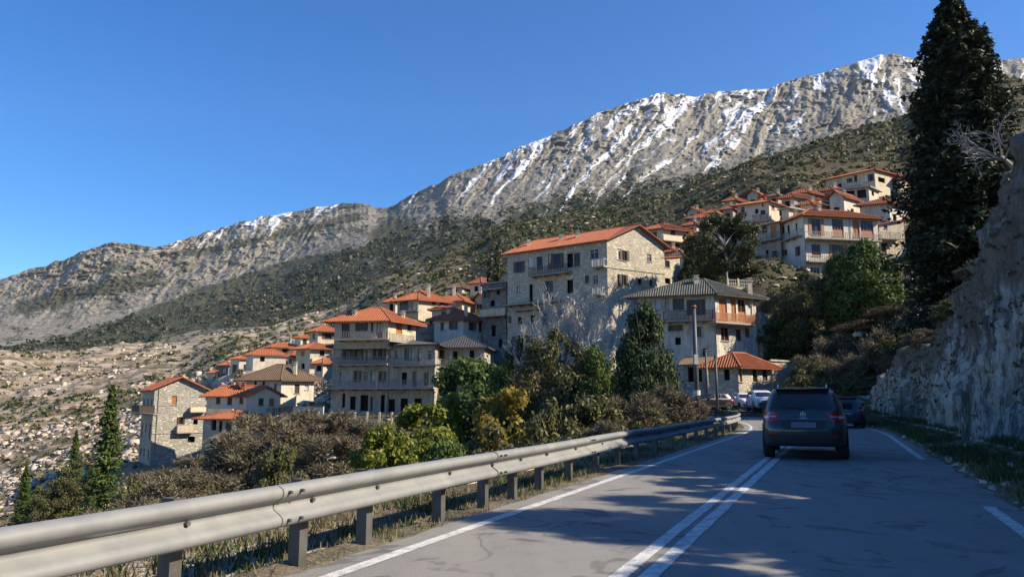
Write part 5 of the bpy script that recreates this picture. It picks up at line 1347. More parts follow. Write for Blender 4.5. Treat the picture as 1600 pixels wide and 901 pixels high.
def blob_scatter(name, P, size, mat, seed, kind='stuff', squash=0.75, rough=0.35, sub=0, lab=None):
    """many low clumps or stones joined into one mesh: jittered octahedra"""
    r = rng(seed); n = len(P)
    base = np.array([(1, 0, 0), (0, 1, 0), (-1, 0, 0), (0, -1, 0), (0, 0, 1), (0, 0, -1), (.7, .7, .5), (-.7, .7, .4), (-.7, -.7, .5), (.7, -.7, .45)], float)
    F = np.array([(6, 4, 0), (1, 4, 6), (7, 4, 1), (2, 4, 7), (8, 4, 2), (3, 4, 8), (9, 4, 3), (0, 4, 9), (0, 1, 6), (1, 2, 7), (2, 3, 8), (3, 0, 9), (0, 5, 1), (1, 5, 2), (2, 5, 3), (3, 5, 0)])
    F = F[:12]
    a = r.random(n) * 6.28; c, s = np.cos(a), np.sin(a)
    B = base[None] * (1 + rough * r.normal(size=(n, 10, 1))) * size[:, None, None] * np.array([1, 1, squash]) * (1 + .3 * r.normal(size=(n, 1, 3)))
    x = B[..., 0] * c[:, None] - B[..., 1] * s[:, None]; y = B[..., 0] * s[:, None] + B[..., 1] * c[:, None]
    V = np.stack([x, y, B[..., 2]], 2) + P[:, None]
    Fa = (F[None] + (np.arange(n) * 10)[:, None, None]).reshape(-1, 3)
    m = np_mesh(name, V.reshape(-1, 3), Fa); m.materials.append(M[mat])
    return tag(link(bpy.data.objects.new(name, m)), lab, kind=kind)
def tuft_scatter(name, P, h, w, mat, seed, blades=5, lab=None):
    r = rng(seed); n = len(P) * blades
    B = np.repeat(P, blades, 0) + np.concatenate([r.normal(size=(n, 2)) * w, np.zeros((n, 1))], 1)
    H = np.repeat(h, blades) * r.uniform(.5, 1.2, n)
    a = r.random(n) * 6.28; lean = r.normal(size=(n, 2)) * .35
    s = np.stack([np.cos(a), np.sin(a), np.zeros(n)], 1) * (H * .07 + .004)[:, None]
    T = B + np.stack([lean[:, 0] * H, lean[:, 1] * H, H], 1)
    V = np.stack([B - s, B + s, T], 1).reshape(-1, 3)
    m = np_mesh(name, V, np.arange(n * 3).reshape(-1, 3)); m.materials.append(M[mat])
    return tag(link(bpy.data.objects.new(name, m)), lab, kind='stuff')
_r = NT('rock_pale'); _gi = _r.n('ShaderNodeNewGeometry'); _rn = _r.noise(_r.coord(), 1.2, 5, .65)
_c = _r.ramp(_gi.outputs['Random Per Island'], [(0, (0.30, 0.24, 0.19)), (.5, (0.54, 0.43, 0.34)), (1, (0.68, 0.59, 0.48))]); _c = _r.mix(_r.ramp(_rn, [(.4, 0.0), (.7, .7)]), _c, (0.22, 0.18, 0.14)); _r.bump(_rn, .6, .1); _r.fin(_c, .93, spec=.15)
leafmat('leaf_far', (0.020, 0.030, 0.018), (0.034, 0.046, 0.024), (0.055, 0.060, 0.032), 0)

def leaf_scatter(name, P, size, mat, seed, nq=9, lq=.42, lab=None, squash=.8):
    """shrubs as small sprays of leaf faces, all in one mesh"""
    r = rng(seed); n = len(P); i = np.repeat(np.arange(n), nq)
    d = unit(r, n * nq); d[:, 2] = np.abs(d[:, 2]) * .9 + .05
    Q = P[i] + d * (size[i] * r.uniform(.35, .95, n * nq))[:, None] * np.array([1, 1, squash])
    N = d + unit(r, n * nq) * .7; N /= np.linalg.norm(N, axis=1, keepdims=True)
    t = np.cross(N, unit(r, n * nq)); t /= np.linalg.norm(t, axis=1, keepdims=True); b = np.cross(N, t)
    s = (size[i] * lq * r.uniform(.6, 1.4, n * nq))[:, None]
    V = np.stack([Q - t * s, Q - b * s * .75, Q + t * s, Q + b * s * .75], 1).reshape(-1, 3)
    m = np_mesh(name, V, np.arange(len(V)).reshape(-1, 4)); m.materials.append(M[mat])
    return tag(link(bpy.data.objects.new(name, m)), lab, kind='stuff')

def stone_scatter(name, P, size, mat, seed, lab=None, flat=.6):
    """angular stones: jittered blocks, all in one mesh"""
    r = rng(seed); n = len(P)
    base = np.array([(-1, -1, -1), (1, -1, -1), (1, 1, -1), (-1, 1, -1), (-1, -1, 1), (1, -1, 1), (1, 1, 1), (-1, 1, 1)], float) * .7
    F = np.array([(4, 5, 6, 7), (0, 1, 5, 4), (1, 2, 6, 5), (2, 3, 7, 6), (3, 0, 4, 7)])
    B = (base[None] + r.normal(size=(n, 8, 3)) * .24) * size[:, None, None] * np.stack([r.uniform(.6, 1.6, n), r.uniform(.6, 1.3, n), np.full(n, flat) * r.uniform(.6, 1.4, n)], 1)[:, None]
    a = r.random(n) * 6.28; c, s = np.cos(a)[:, None], np.sin(a)[:, None]; t = r.normal(size=n)[:, None] * .3
    x, y, z = B[..., 0], B[..., 1], B[..., 2]; y, z = y * np.cos(t) - z * np.sin(t), y * np.sin(t) + z * np.cos(t)
    V = np.stack([x * c - y * s, x * s + y * c, z], 2) + P[:, None]
    m = np_mesh(name, V.reshape(-1, 3), (F[None] + (np.arange(n) * 8)[:, None, None]).reshape(-1, 4)); m.materials.append(M[mat])
    return tag(link(bpy.data.objects.new(name, m)), lab, kind='stuff')
# ------------------------------------------------------------------ cars
def paint(name, col, metal=0.4, rough=0.32):
    a = NT(name); n = a.noise(a.coord(), 3, 4); c = a.mix(a.ramp(n, [(0.4, 0.0), (0.8, 0.35)]), col, tuple(x * .75 + .02 for x in col))
    return a.fin(c, rough, metal, coat=0.6)
paint('paint_dark', (0.050, 0.048, 0.044), 0.2); paint('paint_white', (0.72, 0.72, 0.72), 0.0); paint('paint_silver', (0.42, 0.43, 0.45), 0.7); paint('paint_black', (0.02, 0.02, 0.024)); paint('paint_blue', (0.03, 0.05, 0.10))
_t = NT('car_glass'); _t.fin(_t.mix(_t.noise(_t.coord(), 2, 2), (0.010, 0.012, 0.015), (0.03, 0.032, 0.036)), 0.06, spec=0.6)
_t = NT('tail_red'); _t.fin(_t.mix(_t.noise(_t.coord((1, 1, 6)), 8, 2), (0.42, 0.012, 0.015), (0.22, 0.008, 0.012)), 0.18, coat=0.8)
_t = NT('lamp_clear'); _t.fin(_t.mix(_t.noise(_t.coord(), 8, 2), (0.70, 0.70, 0.72), (0.40, 0.40, 0.42)), 0.15, coat=0.8)
_t = NT('rubber'); _t.fin(_t.mix(_t.noise(_t.coord(), 30, 2), (0.018, 0.018, 0.018), (0.035, 0.034, 0.032)), 0.85)
_t = NT('black_plastic'); _t.fin(_t.mix(_t.noise(_t.coord(), 40, 2), (0.022, 0.022, 0.023), (0.035, 0.035, 0.036)), 0.6)
_t = NT('chrome'); _t.fin(_t.mix(_t.noise(_t.coord(), 10, 2), (0.75, 0.75, 0.75), (0.55, 0.55, 0.56)), 0.2, 1.0)
_t = NT('plate'); _t.fin(_t.mix(_t.noise(_t.coord(), 20, 2), (0.17, 0.17, 0.18), (0.13, 0.13, 0.14)), 0.5)
class Shell:
    """car body as a stack of rounded plan outlines; x across, y forward (rear at 0), z up"""
    def __init__(s, prof): s.z = [p[0] for p in prof]; s.w = [p[1] for p in prof]; s.r = [p[2] for p in prof]; s.f = [p[3] for p in prof]; s.n = [p[4] for p in prof]
    def q(s, z): return [float(np.interp(z, s.z, a)) for a in (s.w, s.r, s.f, s.n)]
    def outline(s, z, N=56):
        w, r, f, n = s.q(z); c = (r + f) / 2; L = (f - r) / 2; out = []
        for k in range(N):
            t = 2 * math.pi * k / N; ct, st = math.cos(t), math.sin(t)
            out.append((w * math.copysign(abs(ct) ** (2 / n), ct), c + L * math.copysign(abs(st) ** (2 / n), st), z))
        return out
    def rear(s, x, z, off=0.0):
        w, r, f, n = s.q(z); c = (r + f) / 2; L = (f - r) / 2; e = min(abs(x) / w, 1)
        return Vector((x, c - L * (1 - e ** n) ** (1 / n) - off, z))
    def front(s, x, z, off=0.0):
        p = s.rear(x, z, off); w, r, f, n = s.q(z); return Vector((x, r + f - p.y, z))
    def side(s, y, z, sgn, off=0.0):
        w, r, f, n = s.q(z); c = (r + f) / 2; L = (f - r) / 2; e = min(abs(y - c) / L, 1)
        return Vector((sgn * (w * (1 - e ** n) ** (1 / n) + off), y, z))
def patch(mb, fn, a0, a1, z0, z1, off=0.006, na=10, nz=5, flip=False, top=None, bot=None):
    """sheet on the shell between a0..a1 and z0..z1; top/bot narrow the ends"""
    vs = []
    for j in range(nz + 1):
        z = z0 + (z1 - z0) * j / nz; fz = j / nz
        b0 = a0 + ((top[0] if top else 0) * fz) + ((bot[0] if bot else 0) * (1 - fz)); b1 = a1 + ((top[1] if top else 0) * fz) + ((bot[1] if bot else 0) * (1 - fz))
        for i in range(na + 1): vs.append(fn(b0 + (b1 - b0) * i / na, z, off))
    fs = []
    for j in range(nz):
        for i in range(na):
            a = j * (na + 1) + i; f = (a, a + 1, a + na + 2, a + na + 1); fs.append(f[::-1] if flip else f)
    mb.add(vs, fs)
def wheel(root, x, y, rad, wd, rimmat='chrome'):
    mb = MB(); N = 28; sg = 1 if x > 0 else -1
    prof = [(rad * .62, wd * .5), (rad * .93, wd * .5), (rad, wd * .36), (rad, -wd * .36), (rad * .93, -wd * .5), (rad * .62, -wd * .5)]
    vs = []
    for k in range(N):
        t = 2 * math.pi * k / N
        for (r_, o_) in prof: vs.append((x + o_, y + r_ * math.cos(t), rad + r_ * math.sin(t)))
    n = len(prof); fs = [(k * n + j, k * n + j + 1, ((k + 1) % N) * n + j + 1, ((k + 1) % N) * n + j) for k in range(N) for j in range(n - 1)]
    mb.add(vs, fs); o = mb.build('wheel', M['rubber'], root, True)
    rm = MB(); xo = x + sg * wd * .32
    vs = [(xo, y, rad)]
    for k in range(20):
        t = 2 * math.pi * k / 20; rr = rad * (.63 if k % 2 == 0 else .60); vs.append((xo + sg * (.0 if k % 4 < 2 else -.03), y + rr * math.cos(t), rad + rr * math.sin(t)))
    rm.add(vs, [(0, 1 + k, 1 + (k + 1) % 20) if sg > 0 else (0, 1 + (k + 1) % 20, 1 + k) for k in range(20)])
    rm.build('rim', M[rimmat], o)
def make_car(name, label, cat, loc, heading, body, prof, wl, ws_, track, rad, rear=True, front=False, belt=1.0, roofz=1.55, rails=True, plate='plate', group=None, hood=True, style='suv', tail_w=0.42):
    """heading: clockwise from +Y, the way the car's nose points"""
    root = thing(name, label, cat, loc, -heading, group)
    s = Shell(prof); N = 56
    zs = []
    for i in range(len(prof) - 1):
        a, b = prof[i][0], prof[i + 1][0]; k = max(1, int((b - a) / 0.05)); zs += [a + (b - a) * q / k for q in range(k)]
    zs.append(prof[-1][0])
    mb = MB(); vs = []; fs = []
    for z in zs: vs += s.outline(z, N)
    for j in range(len(zs) - 1):
        for k in range(N):
            fs.append((j * N + k, j * N + (k + 1) % N, (j + 1) * N + (k + 1) % N, (j + 1) * N + k))
    fs.append(tuple(range(N - 1, -1, -1))); top = (len(zs) - 1) * N
    vs.append((0, (s.r[-1] + s.f[-1]) / 2, zs[-1] + 0.02)); c = len(vs) - 1
    for k in range(N): fs.append((top + k, top + (k + 1) % N, c))
    mb.add(vs, fs); mb.build('body', M[body], root, True)
    L = s.f[0]; wb = s.w[1]
    for x in (-track, track):
        for y in ws_: wheel(root, x, y, rad, 0.235)
    # wheel arches: black rim, flat black disc painted as the shaded opening
    for sg in (-1, 1):
        for y in ws_:
            m = MB(); vs = []
            for k in range(15):
                t = math.pi * k / 14
                for rr, off in ((rad * 1.02, .006), (rad * 1.22, .014)):
                    yy, zz = y + rr * math.cos(t), rad + rr * math.sin(t)
                    vs.append(s.side(yy, max(zz, s.z[0] + .01), sg, off))
            fs = [(2 * k, 2 * k + 1, 2 * k + 3, 2 * k + 2) if sg < 0 else (2 * k, 2 * k + 2, 2 * k + 3, 2 * k + 1) for k in range(14)]
            m.add(vs, fs)
            vs = [s.side(y, rad, sg, .004)] + [s.side(y + rad * 1.04 * math.cos(math.pi * k / 14), max(s.z[0] + .01, rad + rad * 1.04 * math.sin(math.pi * k / 14)), sg, .004) for k in range(15)]
            m.add(vs, [(0, 1 + k, 2 + k) for k in range(14)])
            m.build('wheel_arch', M['black_plastic'], root)
    # glass
    gz0, gz1 = belt + .04, roofz - .12
    g = MB(); w_ = s.q(gz0)[0]
    patch(g, s.rear, -(w_ - .16), w_ - .16, gz0, gz1, .007, 14, 5, top=(.10, -.10)); g.build('rear_window', M['car_glass'], root, True)
    g = MB(); patch(g, s.front, -(w_ - .12), w_ - .12, gz0, gz1, .007, 14, 5, True, top=(.10, -.10)); g.build('windscreen', M['car_glass'], root, True)
    for sg in (-1, 1):
        y0 = s.q(gz0)[1] + .55; y1 = s.q(gz0)[2] - .50; mid = (y0 + y1) / 2
        for a, b, tt in ((y0, y0 + .62, (.30, 0)), (y0 + .68, mid + .32, (0, 0)), (mid + .40, y1, (0, -.42))):
            g = MB(); patch(g, lambda y, z, o: s.side(y, z, sg, o), a, b, gz0, gz1 - .03, .006, 6, 4, sg < 0, top=tt); g.build('side_window', M['car_glass'], root, True)
        m = MB(); ym = s.q(belt)[2] - .62; xx = s.w[2]
        m.box(sg * (xx - .02) if sg > 0 else -(xx + .20), sg * (xx + .20) if sg > 0 else -(xx - .02), ym - .06, ym + .06, belt + .02, belt + .20)
        mo = m.build('mirror', M['black_plastic'] if style != 'white' else M[body], root)
        bm = mo.modifiers.new('b', 'BEVEL'); bm.width = .04; bm.segments = 3
        if rails:
            m = MB(); xr = s.q(roofz - .03)[0] - .10; yr0 = s.q(roofz - .02)[1] + .30; yr1 = s.q(roofz - .02)[2] - .25
            m.tube([(sg * xr, yr0, roofz + .0), (sg * xr, yr0 + .12, roofz + .06), (sg * xr, yr1 - .12, roofz + .06), (sg * xr, yr1, roofz + .0)], .018, 6); m.build('roof_rail', M['chrome'] if style == 'suv' else M['black_plastic'], root, True)
        m = MB(); patch(m, lambda y, z, o: s.side(y, z, sg, o), .9, L - .8, s.z[0] + .02, s.z[0] + .16, .008, 10, 2, sg < 0); m.build('sill_trim', M['black_plastic'], root, True)
        for yy in (mid - .05, mid + .75):
            m = MB(); m.box(min(sg * s.w[2], sg * (s.w[2] + .03)), max(sg * s.w[2], sg * (s.w[2] + .03)), yy - .1, yy + .1, belt - .12, belt - .085); m.build('door_handle', M[body], root)
    wr = s.q(belt - .1)[0]
    if True:
        for sg in (-1, 1):
            m = MB(); a0, a1 = sorted((sg * (wr - tail_w - .02), sg * (wr - .004)))
            tp = (0, -.03) if sg > 0 else (.03, 0); bt = (.10, 0) if sg > 0 else (0, -.10)
            patch(m, s.rear, a0, a1, belt - .235, belt - .02, .012, 14, 4, top=tp, bot=bt)
            o = m.build('tail_light', M['tail_red'], root, True)
            m = MB(); a0, a1 = sorted((sg * (wr - .17), sg * (wr - .05))); patch(m, s.rear, a0, a1, belt - .155, belt - .10, .017, 6, 2); m.build('lamp_lens', M['lamp_clear'], o, True)
            m = MB(); a0, a1 = sorted((sg * (wr - .34), sg * (wr - .20))); patch(m, s.rear, a0, a1, belt - .125, belt - .105, .017, 4, 1); m.build('lamp_lens', M['lamp_clear'], o, True)
            m = MB(); a0, a1 = sorted((sg * (wr - .36), sg * (wr - .12))); patch(m, s.rear, a0, a1, .50, .555, .012, 6, 2); m.build('reflector', M['tail_red'], root, True)
        m = MB(); patch(m, s.rear, -(wr - .10), wr - .10, s.z[0] + .01, .48, .010, 14, 4); m.build('rear_bumper_trim', M['black_plastic'], root, True)
        m = MB(); patch(m, s.rear, -.42, .42, belt - .40, belt - .20, .004, 10, 3, top=(-.06, .06)); m.build('plate_recess', M['black_plastic'], root, True)
        m = MB(); patch(m, s.rear, -.26, .26, belt - .355, belt - .235, .014, 6, 2); m.build('number_plate', M[plate], root, True)
        m = MB(); patch(m, s.rear, -(wr - .36), wr - .36, belt - .175, belt - .160, .014, 12, 1); m.build('trim_strip', M['plate'], root, True)
        # round badge with an upright figure inside a ring, and the small wordless bar under it
        y = s.rear(0, belt - .07, .02).y; m = MB(); pts = [(0.052 * math.cos(t * math.pi / 10), y, belt - .07 + 0.052 * math.sin(t * math.pi / 10)) for t in range(21)]
        m.tube(pts, .008, 5, False); m.box(-.012, .012, y - .004, y + .01, belt - .105, belt - .035); m.box(-.03, .03, y - .003, y + .01, belt - .078, belt - .062); m.build('badge', M['chrome'], root, True)
        m = MB(); patch(m, s.rear, -.075, .075, belt - .152, belt - .137, .018, 4, 1); m.build('badge_bar', M['chrome'], root)
        y = s.rear(0, belt - .40, .005).y
        m = MB(); patch(m, s.rear, -(wr - .22), wr - .22, belt - .455, belt - .435, .006, 12, 1); m.build('panel_gap', M['black_plastic'], root, True)
        # rear wiper and roof spoiler with its lamp
        a = s.rear(0.02, gz0 + .03, .03); b = s.rear(-.36, gz0 + .07, .025); m = MB(); m.tube([a, b], .010, 5); m.build('wiper', M['black_plastic'], root)
        w_t = s.q(roofz - .08)[0] - .10; m = MB()
        p0 = s.rear(0, roofz - .06, 0).y
        m.box(-w_t, w_t, p0 - .13, p0 + .12, roofz - .055, roofz - .015); sp = m.build('spoiler', M[body], root)
        bm = sp.modifiers.new('b', 'BEVEL'); bm.width = .015; bm.segments = 2
        m = MB(); m.box(-.14, .14, p0 - .135, p0 - .128, roofz - .046, roofz - .026); m.build('brake_lamp', M['tail_red'], root)
        m = MB(); m.tube([(0, p0 + .25, roofz), (0, p0 + .18, roofz + .09)], [.02, .008], 6); m.build('antenna', M['black_plastic'], root)
    if front:
        wf = s.q(belt - .3)[0]
        for sg in (-1, 1):
            m = MB(); a0, a1 = sorted((sg * (wf - .40), sg * (wf - .02))); patch(m, s.front, a0, a1, belt - .34, belt - .20, .012, 10, 3, True); m.build('headlight', M['lamp_clear'], root, True)
            m = MB(); a0, a1 = sorted((sg * (wf - .35), sg * (wf - .16))); patch(m, s.front, a0, a1, .42, .52, .012, 6, 2, True); m.build('fog_lamp', M['black_plastic'], root, True)
        m = MB(); patch(m, s.front, -(wf - .44), wf - .44, belt - .40, belt - .22, .012, 10, 3, True); m.build('grille', M['black_plastic'], root, True)
        m = MB(); patch(m, s.front, -(wf - .25), wf - .25, .34, .46, .012, 10, 2, True); m.build('air_intake', M['black_plastic'], root, True)
        m = MB(); patch(m, s.front, -.26, .26, .48, .58, .018, 6, 2, True); m.build('number_plate', M[plate], root, True)
    return root
SUV = [(0.30, .86, .12, 4.40, 6), (0.36, .905, .04, 4.50, 6), (0.60, .925, .00, 4.56, 6), (0.72, .925, .01, 4.56, 6), (0.90, .92, .10, 4.50, 6), (1.02, .895, .13, 4.36, 6), (1.07, .87, .15, 3.50, 6.5), (1.30, .79, .30, 3.05, 6.5), (1.48, .72, .46, 2.70, 6.5), (1.575, .66, .60, 2.40, 6), (1.615, .56, .80, 2.15, 5)]
HATCH = [(0.24, .82, .10, 3.95, 6), (0.30, .86, .03, 4.05, 6), (0.55, .88, .00, 4.08, 6), (0.70, .88, .02, 4.08, 6), (0.85, .87, .10, 4.00, 6), (0.95, .845, .13, 3.80, 6), (0.99, .82, .16, 3.10, 6.5), (1.20, .74, .32, 2.70, 6.5), (1.38, .67, .50, 2.40, 6.5), (1.46, .60, .66, 2.15, 5.5), (1.49, .50, .85, 1.95, 5)]
def scale_prof(p, kw=1.0, kl=1.0, kz=1.0): return [(a * kz, b * kw, c * kl, d * kl, e) for a, b, c, d, e in p]
# ================================================================== the place
build_land()
MV, MPX, MPY, MF, MRL = build_mountain()
build_road()
build_cliff()
build_guardrail()
for k in SPEC: house(**k)

# terrace wall with railing in front of the grey block and the white house
def low_wall(name, label, pts, h, th, mat, cat, rail=None, posts=0):
    p0 = Vector(pts[0]); root = thing(name, label, cat, p0)
    for i in range(len(pts) - 1):
        a = Vector(pts[i]) - p0; b = Vector(pts[i + 1]) - p0; d = (b - a); L = d.length; an = math.atan2(d.y, d.x)
        Mx = Matrix.Translation(a) @ Matrix.Rotation(an, 4, 'Z'); sl = (b.z - a.z) / L
        m = MB(); vs = [Mx @ Vector(q) for q in ((0, -th / 2, -3), (L, -th / 2, -3), (L, th / 2, -3), (0, th / 2, -3), (0, -th / 2, h), (L, -th / 2, h + sl * 0), (L, th / 2, h), (0, th / 2, h))]
        m.add(vs, ((3, 2, 1, 0), (4, 5, 6, 7), (0, 1, 5, 4), (1, 2, 6, 5), (2, 3, 7, 6), (3, 0, 4, 7))); m.build('wall', M[mat], root)
        m = MB(); m.box(-.02, L + .02, -th / 2 - .05, th / 2 + .05, h + .002, h + .10, Mx); m.build('coping', M['slab'], root)
        if rail:
            m = MB()
            for z in (.45, .95): m.box(0, L, -.025, .025, h + z, h + z + .05, Mx)
            for c in np.arange(0.2, L, .35): m.box(c, c + .04, -.015, .015, h + .11, h + .948, Mx)
            m.build('railing', M[rail], root)
            for c in np.arange(0, L + .1, max(L / max(posts, 1), 1)):
                m = MB(); m.box(c - .11, c + .11, -.11, .11, h + .102, h + 1.2, Mx); m.build('pillar', M['cream'], root)
    return root
a = at(478, 655, 90); b = at(612, 660, 89)
low_wall('terrace_wall', 'concrete terrace wall with pillars and railing below the grey apartment block', [(a.x, a.y, a.z - .6), (b.x, b.y, a.z - .6)], .3, .35, 'concrete', 'wall', 'rail_light', 7)
a = at(458, 655, 92.5); b = at(505, 655, 91.5)
low_wall('boundary_wall', 'bright white boundary wall panel beside the white house with brown roof', [(a.x, a.y, a.z), (b.x, b.y, a.z)], 1.5, .22, 'white', 'wall')
a = at(1137, 449, 101); b = at(1233, 447, 104)
low_wall('terrace_wall', 'stone terrace wall with metal railing below the grey wing and right of the pine', [(a.x, a.y, a.z), (b.x, b.y, b.z)], .15, .4, 'stone_light', 'wall', 'frame_white', 6)
a = at(1100, 446, 103); b = at(1136, 448, 101)
low_wall('retaining_wall', 'dark stone retaining wall behind the pine trunk', [(a.x, a.y, a.z), (b.x, b.y, a.z)], .1, .4, 'stone_grey', 'wall')
a = at(1186, 505, 84); b = at(1232, 470, 90)
low_wall('retaining_wall', 'weathered stone retaining wall between the mossy roofed house and the olive bush', [(a.x, a.y, a.z - 1), (b.x, b.y, a.z - 1)], 2.2, .5, 'stone_grey', 'wall')
a = at(690, 612, 86); b = at(752, 622, 84)
low_wall('retaining_wall', 'broken pale retaining wall in the shade under the low dark slate roof', [(a.x, a.y, a.z - .5), (b.x, b.y, a.z - .6)], 1.0, .5, 'stone_grey', 'wall')

# poles
def pole(label, px, Y, ybase_z, ytop, rad, name='utility_pole', fit=True):
    a, b = ray(px, 560); p = Vector((a * Y, Y, ybase_z)); zt = CAMH + ray(px, ytop)[1] * Y
    root = thing(name, label, 'pole', p); h = zt - p.z
    m = MB(); m.tube([(0, 0, -.5), (0, 0, h * .5), (0, 0, h)], [rad, rad * .85, rad * .7], 10); m.build('shaft', M['pole_paint'], root, True)
    m = MB(); m.tube([(0, 0, h * .985), (0, 0, h + .04)], [rad * .95, rad * .9], 10); m.build('cap', M['pole_rust'], root, True)
    if fit:
        m = MB(); m.box(-.11, .11, -.16, .16, h * .52, h * .60); m.build('junction_box', M['frame_white'], root)
        m = MB(); m.tube([(0, 0, h * .63), (.9, 0, h * .63)], [.022, .018], 6); m.build('bracket', M['post_steel'], root)
        m = MB(); m.tube([(0, 0, h * .27), (0, 0, h * .31)], [rad * 1.25, rad * 1.25], 10); m.build('band', M['frame_white'], root)
    return p, h
plain('pole_paint', (0.075, 0.08, 0.09), 0.55, 0.3); plain('pole_rust', (0.28, 0.10, 0.04), 0.8)
p1, h1 = pole('tall slim dark utility pole with rusty top, standing behind the far end of the guardrail', 1087, 43, -0.3, 478, 0.16)
pole('short dark post in front of the roadside house, right of the tall pole', 1118, 62, 0.0, 556, 0.13, 'post', False)
pole('thin dark post between the tall pole and the roadside house', 1103, 70, 0.0, 547, 0.14, 'post', False)
# service wire from the pole towards the stone building
q = at(948, 421, 99.6); a0 = p1 + Vector((0, 0, h1 - .3)); m = MB(); pts = []
for i in range(25):
    t = i / 24; pt = a0.lerp(q, t); pt.z -= 1.6 * 4 * t * (1 - t); pts.append(pt - a0)
m.tube(pts, .012, 4); w_ = m.build('service_wire', M['black_plastic'] if 'black_plastic' in M else M['pole_paint']); w_.location = a0
tag(w_, 'thin black service wire from the tall pole to the stone building', 'wire')
# little round marker by the far bend
a_, b_ = ray(1376, 632); Y = 41.0; p = Vector((a_ * Y, Y, 0)); p.z = landz(p.x, p.y)
root = thing('marker_post', 'small white round marker on a short post at the foot of the far bank', 'marker', p)
zc = CAMH + b_ * Y - p.z; m = MB(); m.tube([(0, 0, -.2), (0, 0, zc)], .03, 6); m.build('post', M['post_steel'], root)
m = MB(); m.tube([(0, -.05, zc), (0, -.03, zc)], .17, 20); m.build('disc', M['frame_white'], root)
m = MB(); m.tube([(0, -.056, zc), (0, -.052, zc)], .08, 16); m.build('centre', M['post_steel'], root)

# ------------------------------------------------------------------ cars
hd0 = crs(17)[2]
c = W(17.9, -0.78, 0.014)
make_car('suv', 'dark grey estate SUV straddling the centre line just ahead, seen from behind', 'car', c, hd0 + R(-1.5), 'paint_dark', SUV, 4.56, (0.92, 3.62), .80, .36, belt=1.07, roofz=1.615)
c = W(39.0, .72, 0.014)
make_car('hatchback', 'dark hatchback with silver rear pillar driving ahead of the SUV, half hidden by it', 'car', c, crs(40)[2] + R(2), 'paint_blue', HATCH, 4.08, (.75, 3.30), .76, .33, belt=.99, roofz=1.49, rails=False, style='plain')
a_ = at(1196, 652, 57.5); g = 0.03
make_car('suv', 'white SUV facing the camera in the oncoming lane at the bend', 'car', (a_.x + .6, 61.5, landz(a_.x, 59) + .05), R(186), 'paint_white', scale_prof(SUV, .98, .95, 1.02), 4.3, (.9, 3.4), .78, .36, belt=1.09, roofz=1.64, front=True, style='white')
make_car('van', 'silver van parked directly behind the white SUV at the bend', 'car', (24.6, 68.5, .49), R(170), 'paint_silver', scale_prof(SUV, 1.0, 1.05, 1.12), 4.8, (.95, 3.7), .8, .37, belt=1.19, roofz=1.80, front=True, rails=False, style='white')
make_car('hatchback', 'small white hatchback parked nose out in front of the roadside house', 'car', (20.9, 68.8, .49), R(182), 'paint_white', scale_prof(HATCH, .95, .9, 1.0), 3.7, (.75, 3.0), .72, .32, belt=.99, roofz=1.49, front=True, rails=False, style='white')
make_car('hatchback', 'dark hatchback parked side-on behind the guardrail end, left of the small white hatchback', 'car', (19.4, 66.3, .49), R(255), 'paint_black', HATCH, 4.0, (.75, 3.3), .76, .33, belt=.99, roofz=1.49, front=True, rails=False, style='plain')

# ------------------------------------------------------------------ plants
P_ = plant
P_('big_conifer', 'conifer_tree', 'tree', 'towering dark conifer rising above the rock cutting, tallest tree by far', 1482, 50, -12, 225, zbase=6.0, rz=2.0)
P_('conifer', 'conifer_tree', 'tree', 'olive green pointed conifer in front of the rubble slope, left of the lowest stone house', 176, 75, 603, 84)
P_('conifer', 'conifer_tree', 'tree', 'small dim conifer on the rubble slope behind the olive pointed conifer', 120, 95, 672, 40, group='small conifers on the rubble slope')
P_('conifer', 'conifer_tree', 'tree', 'small ragged conifer nearest the left edge above the guardrail', 42, 88, 728, 44, group='small conifers on the rubble slope')
P_('tree2', 'shrub', 'shrub', 'dark shrub in the hollow just left of the olive pointed conifer', 128, 84, 722, 66)
P_('tree2', 'shrub', 'shrub', 'green shrub beside the ruined hut at the far left', 82, 82, 752, 55)
P_('cypress', 'cypress_tree', 'tree', 'narrow dark cypress rising above the dark derelict house', 777, 116, 383, 30)
P_('cypress', 'cypress_tree', 'tree', 'stubby evergreen beside the narrow cypress above the derelict house', 765, 118, 405, 34)
P_('pine', 'pine_tree', 'tree', 'tall loose pine with pale trunk between the red roofed cream house and the beige house', 1131, 97, 336, 104, zbase=at(1131, 445, 97).z, rz=.6)
P_('tree1', 'tree', 'tree', 'rounded bright green evergreen in front of the large cream building', 1346, 80, 378, 112, rz=1.0)
P_('tree1', 'tree', 'tree', 'smaller green evergreen leaning on the rounded one, on its left side', 1306, 82, 398, 58, rz=2.2)
P_('tree2', 'tree', 'tree', 'dark olive tree on the bank left of the rounded green evergreen', 1256, 84, 430, 92, rz=3.0)
P_('tree3', 'tree', 'tree', 'low spreading bright green tree over the whitewashed shed', 1213, 86, 500, 100, zbase=6.0, rz=.4)
P_('tree0', 'tree', 'tree', 'dense dark green tree left of the utility pole, in front of the mossy roofed house', 1006, 48, 480, 112, rz=1.3)
P_('bare0', 'bare_tree', 'tree', 'pale leafless tree with a haze of fine twigs before the tall stone building', 903, 58, 392, 150, rz=.9)
P_('bare0', 'bare_tree', 'tree', 'lower leafless tree merging with the olive bushes, left of the tall pale one', 852, 57, 452, 110, rz=3.1)
P_('tree2', 'tree', 'tree', 'broad olive tree at the foot of the leafless trees', 868, 54, 520, 125, rz=2.0)
P_('tree3', 'tree', 'tree', 'grey green tree filling the left foot of the tall stone building', 822, 60, 528, 95, rz=5.0)
P_('tree1', 'tree', 'tree', 'leafy green tree between the leafless tree and the dense dark tree', 930, 52, 545, 80, rz=4.0)
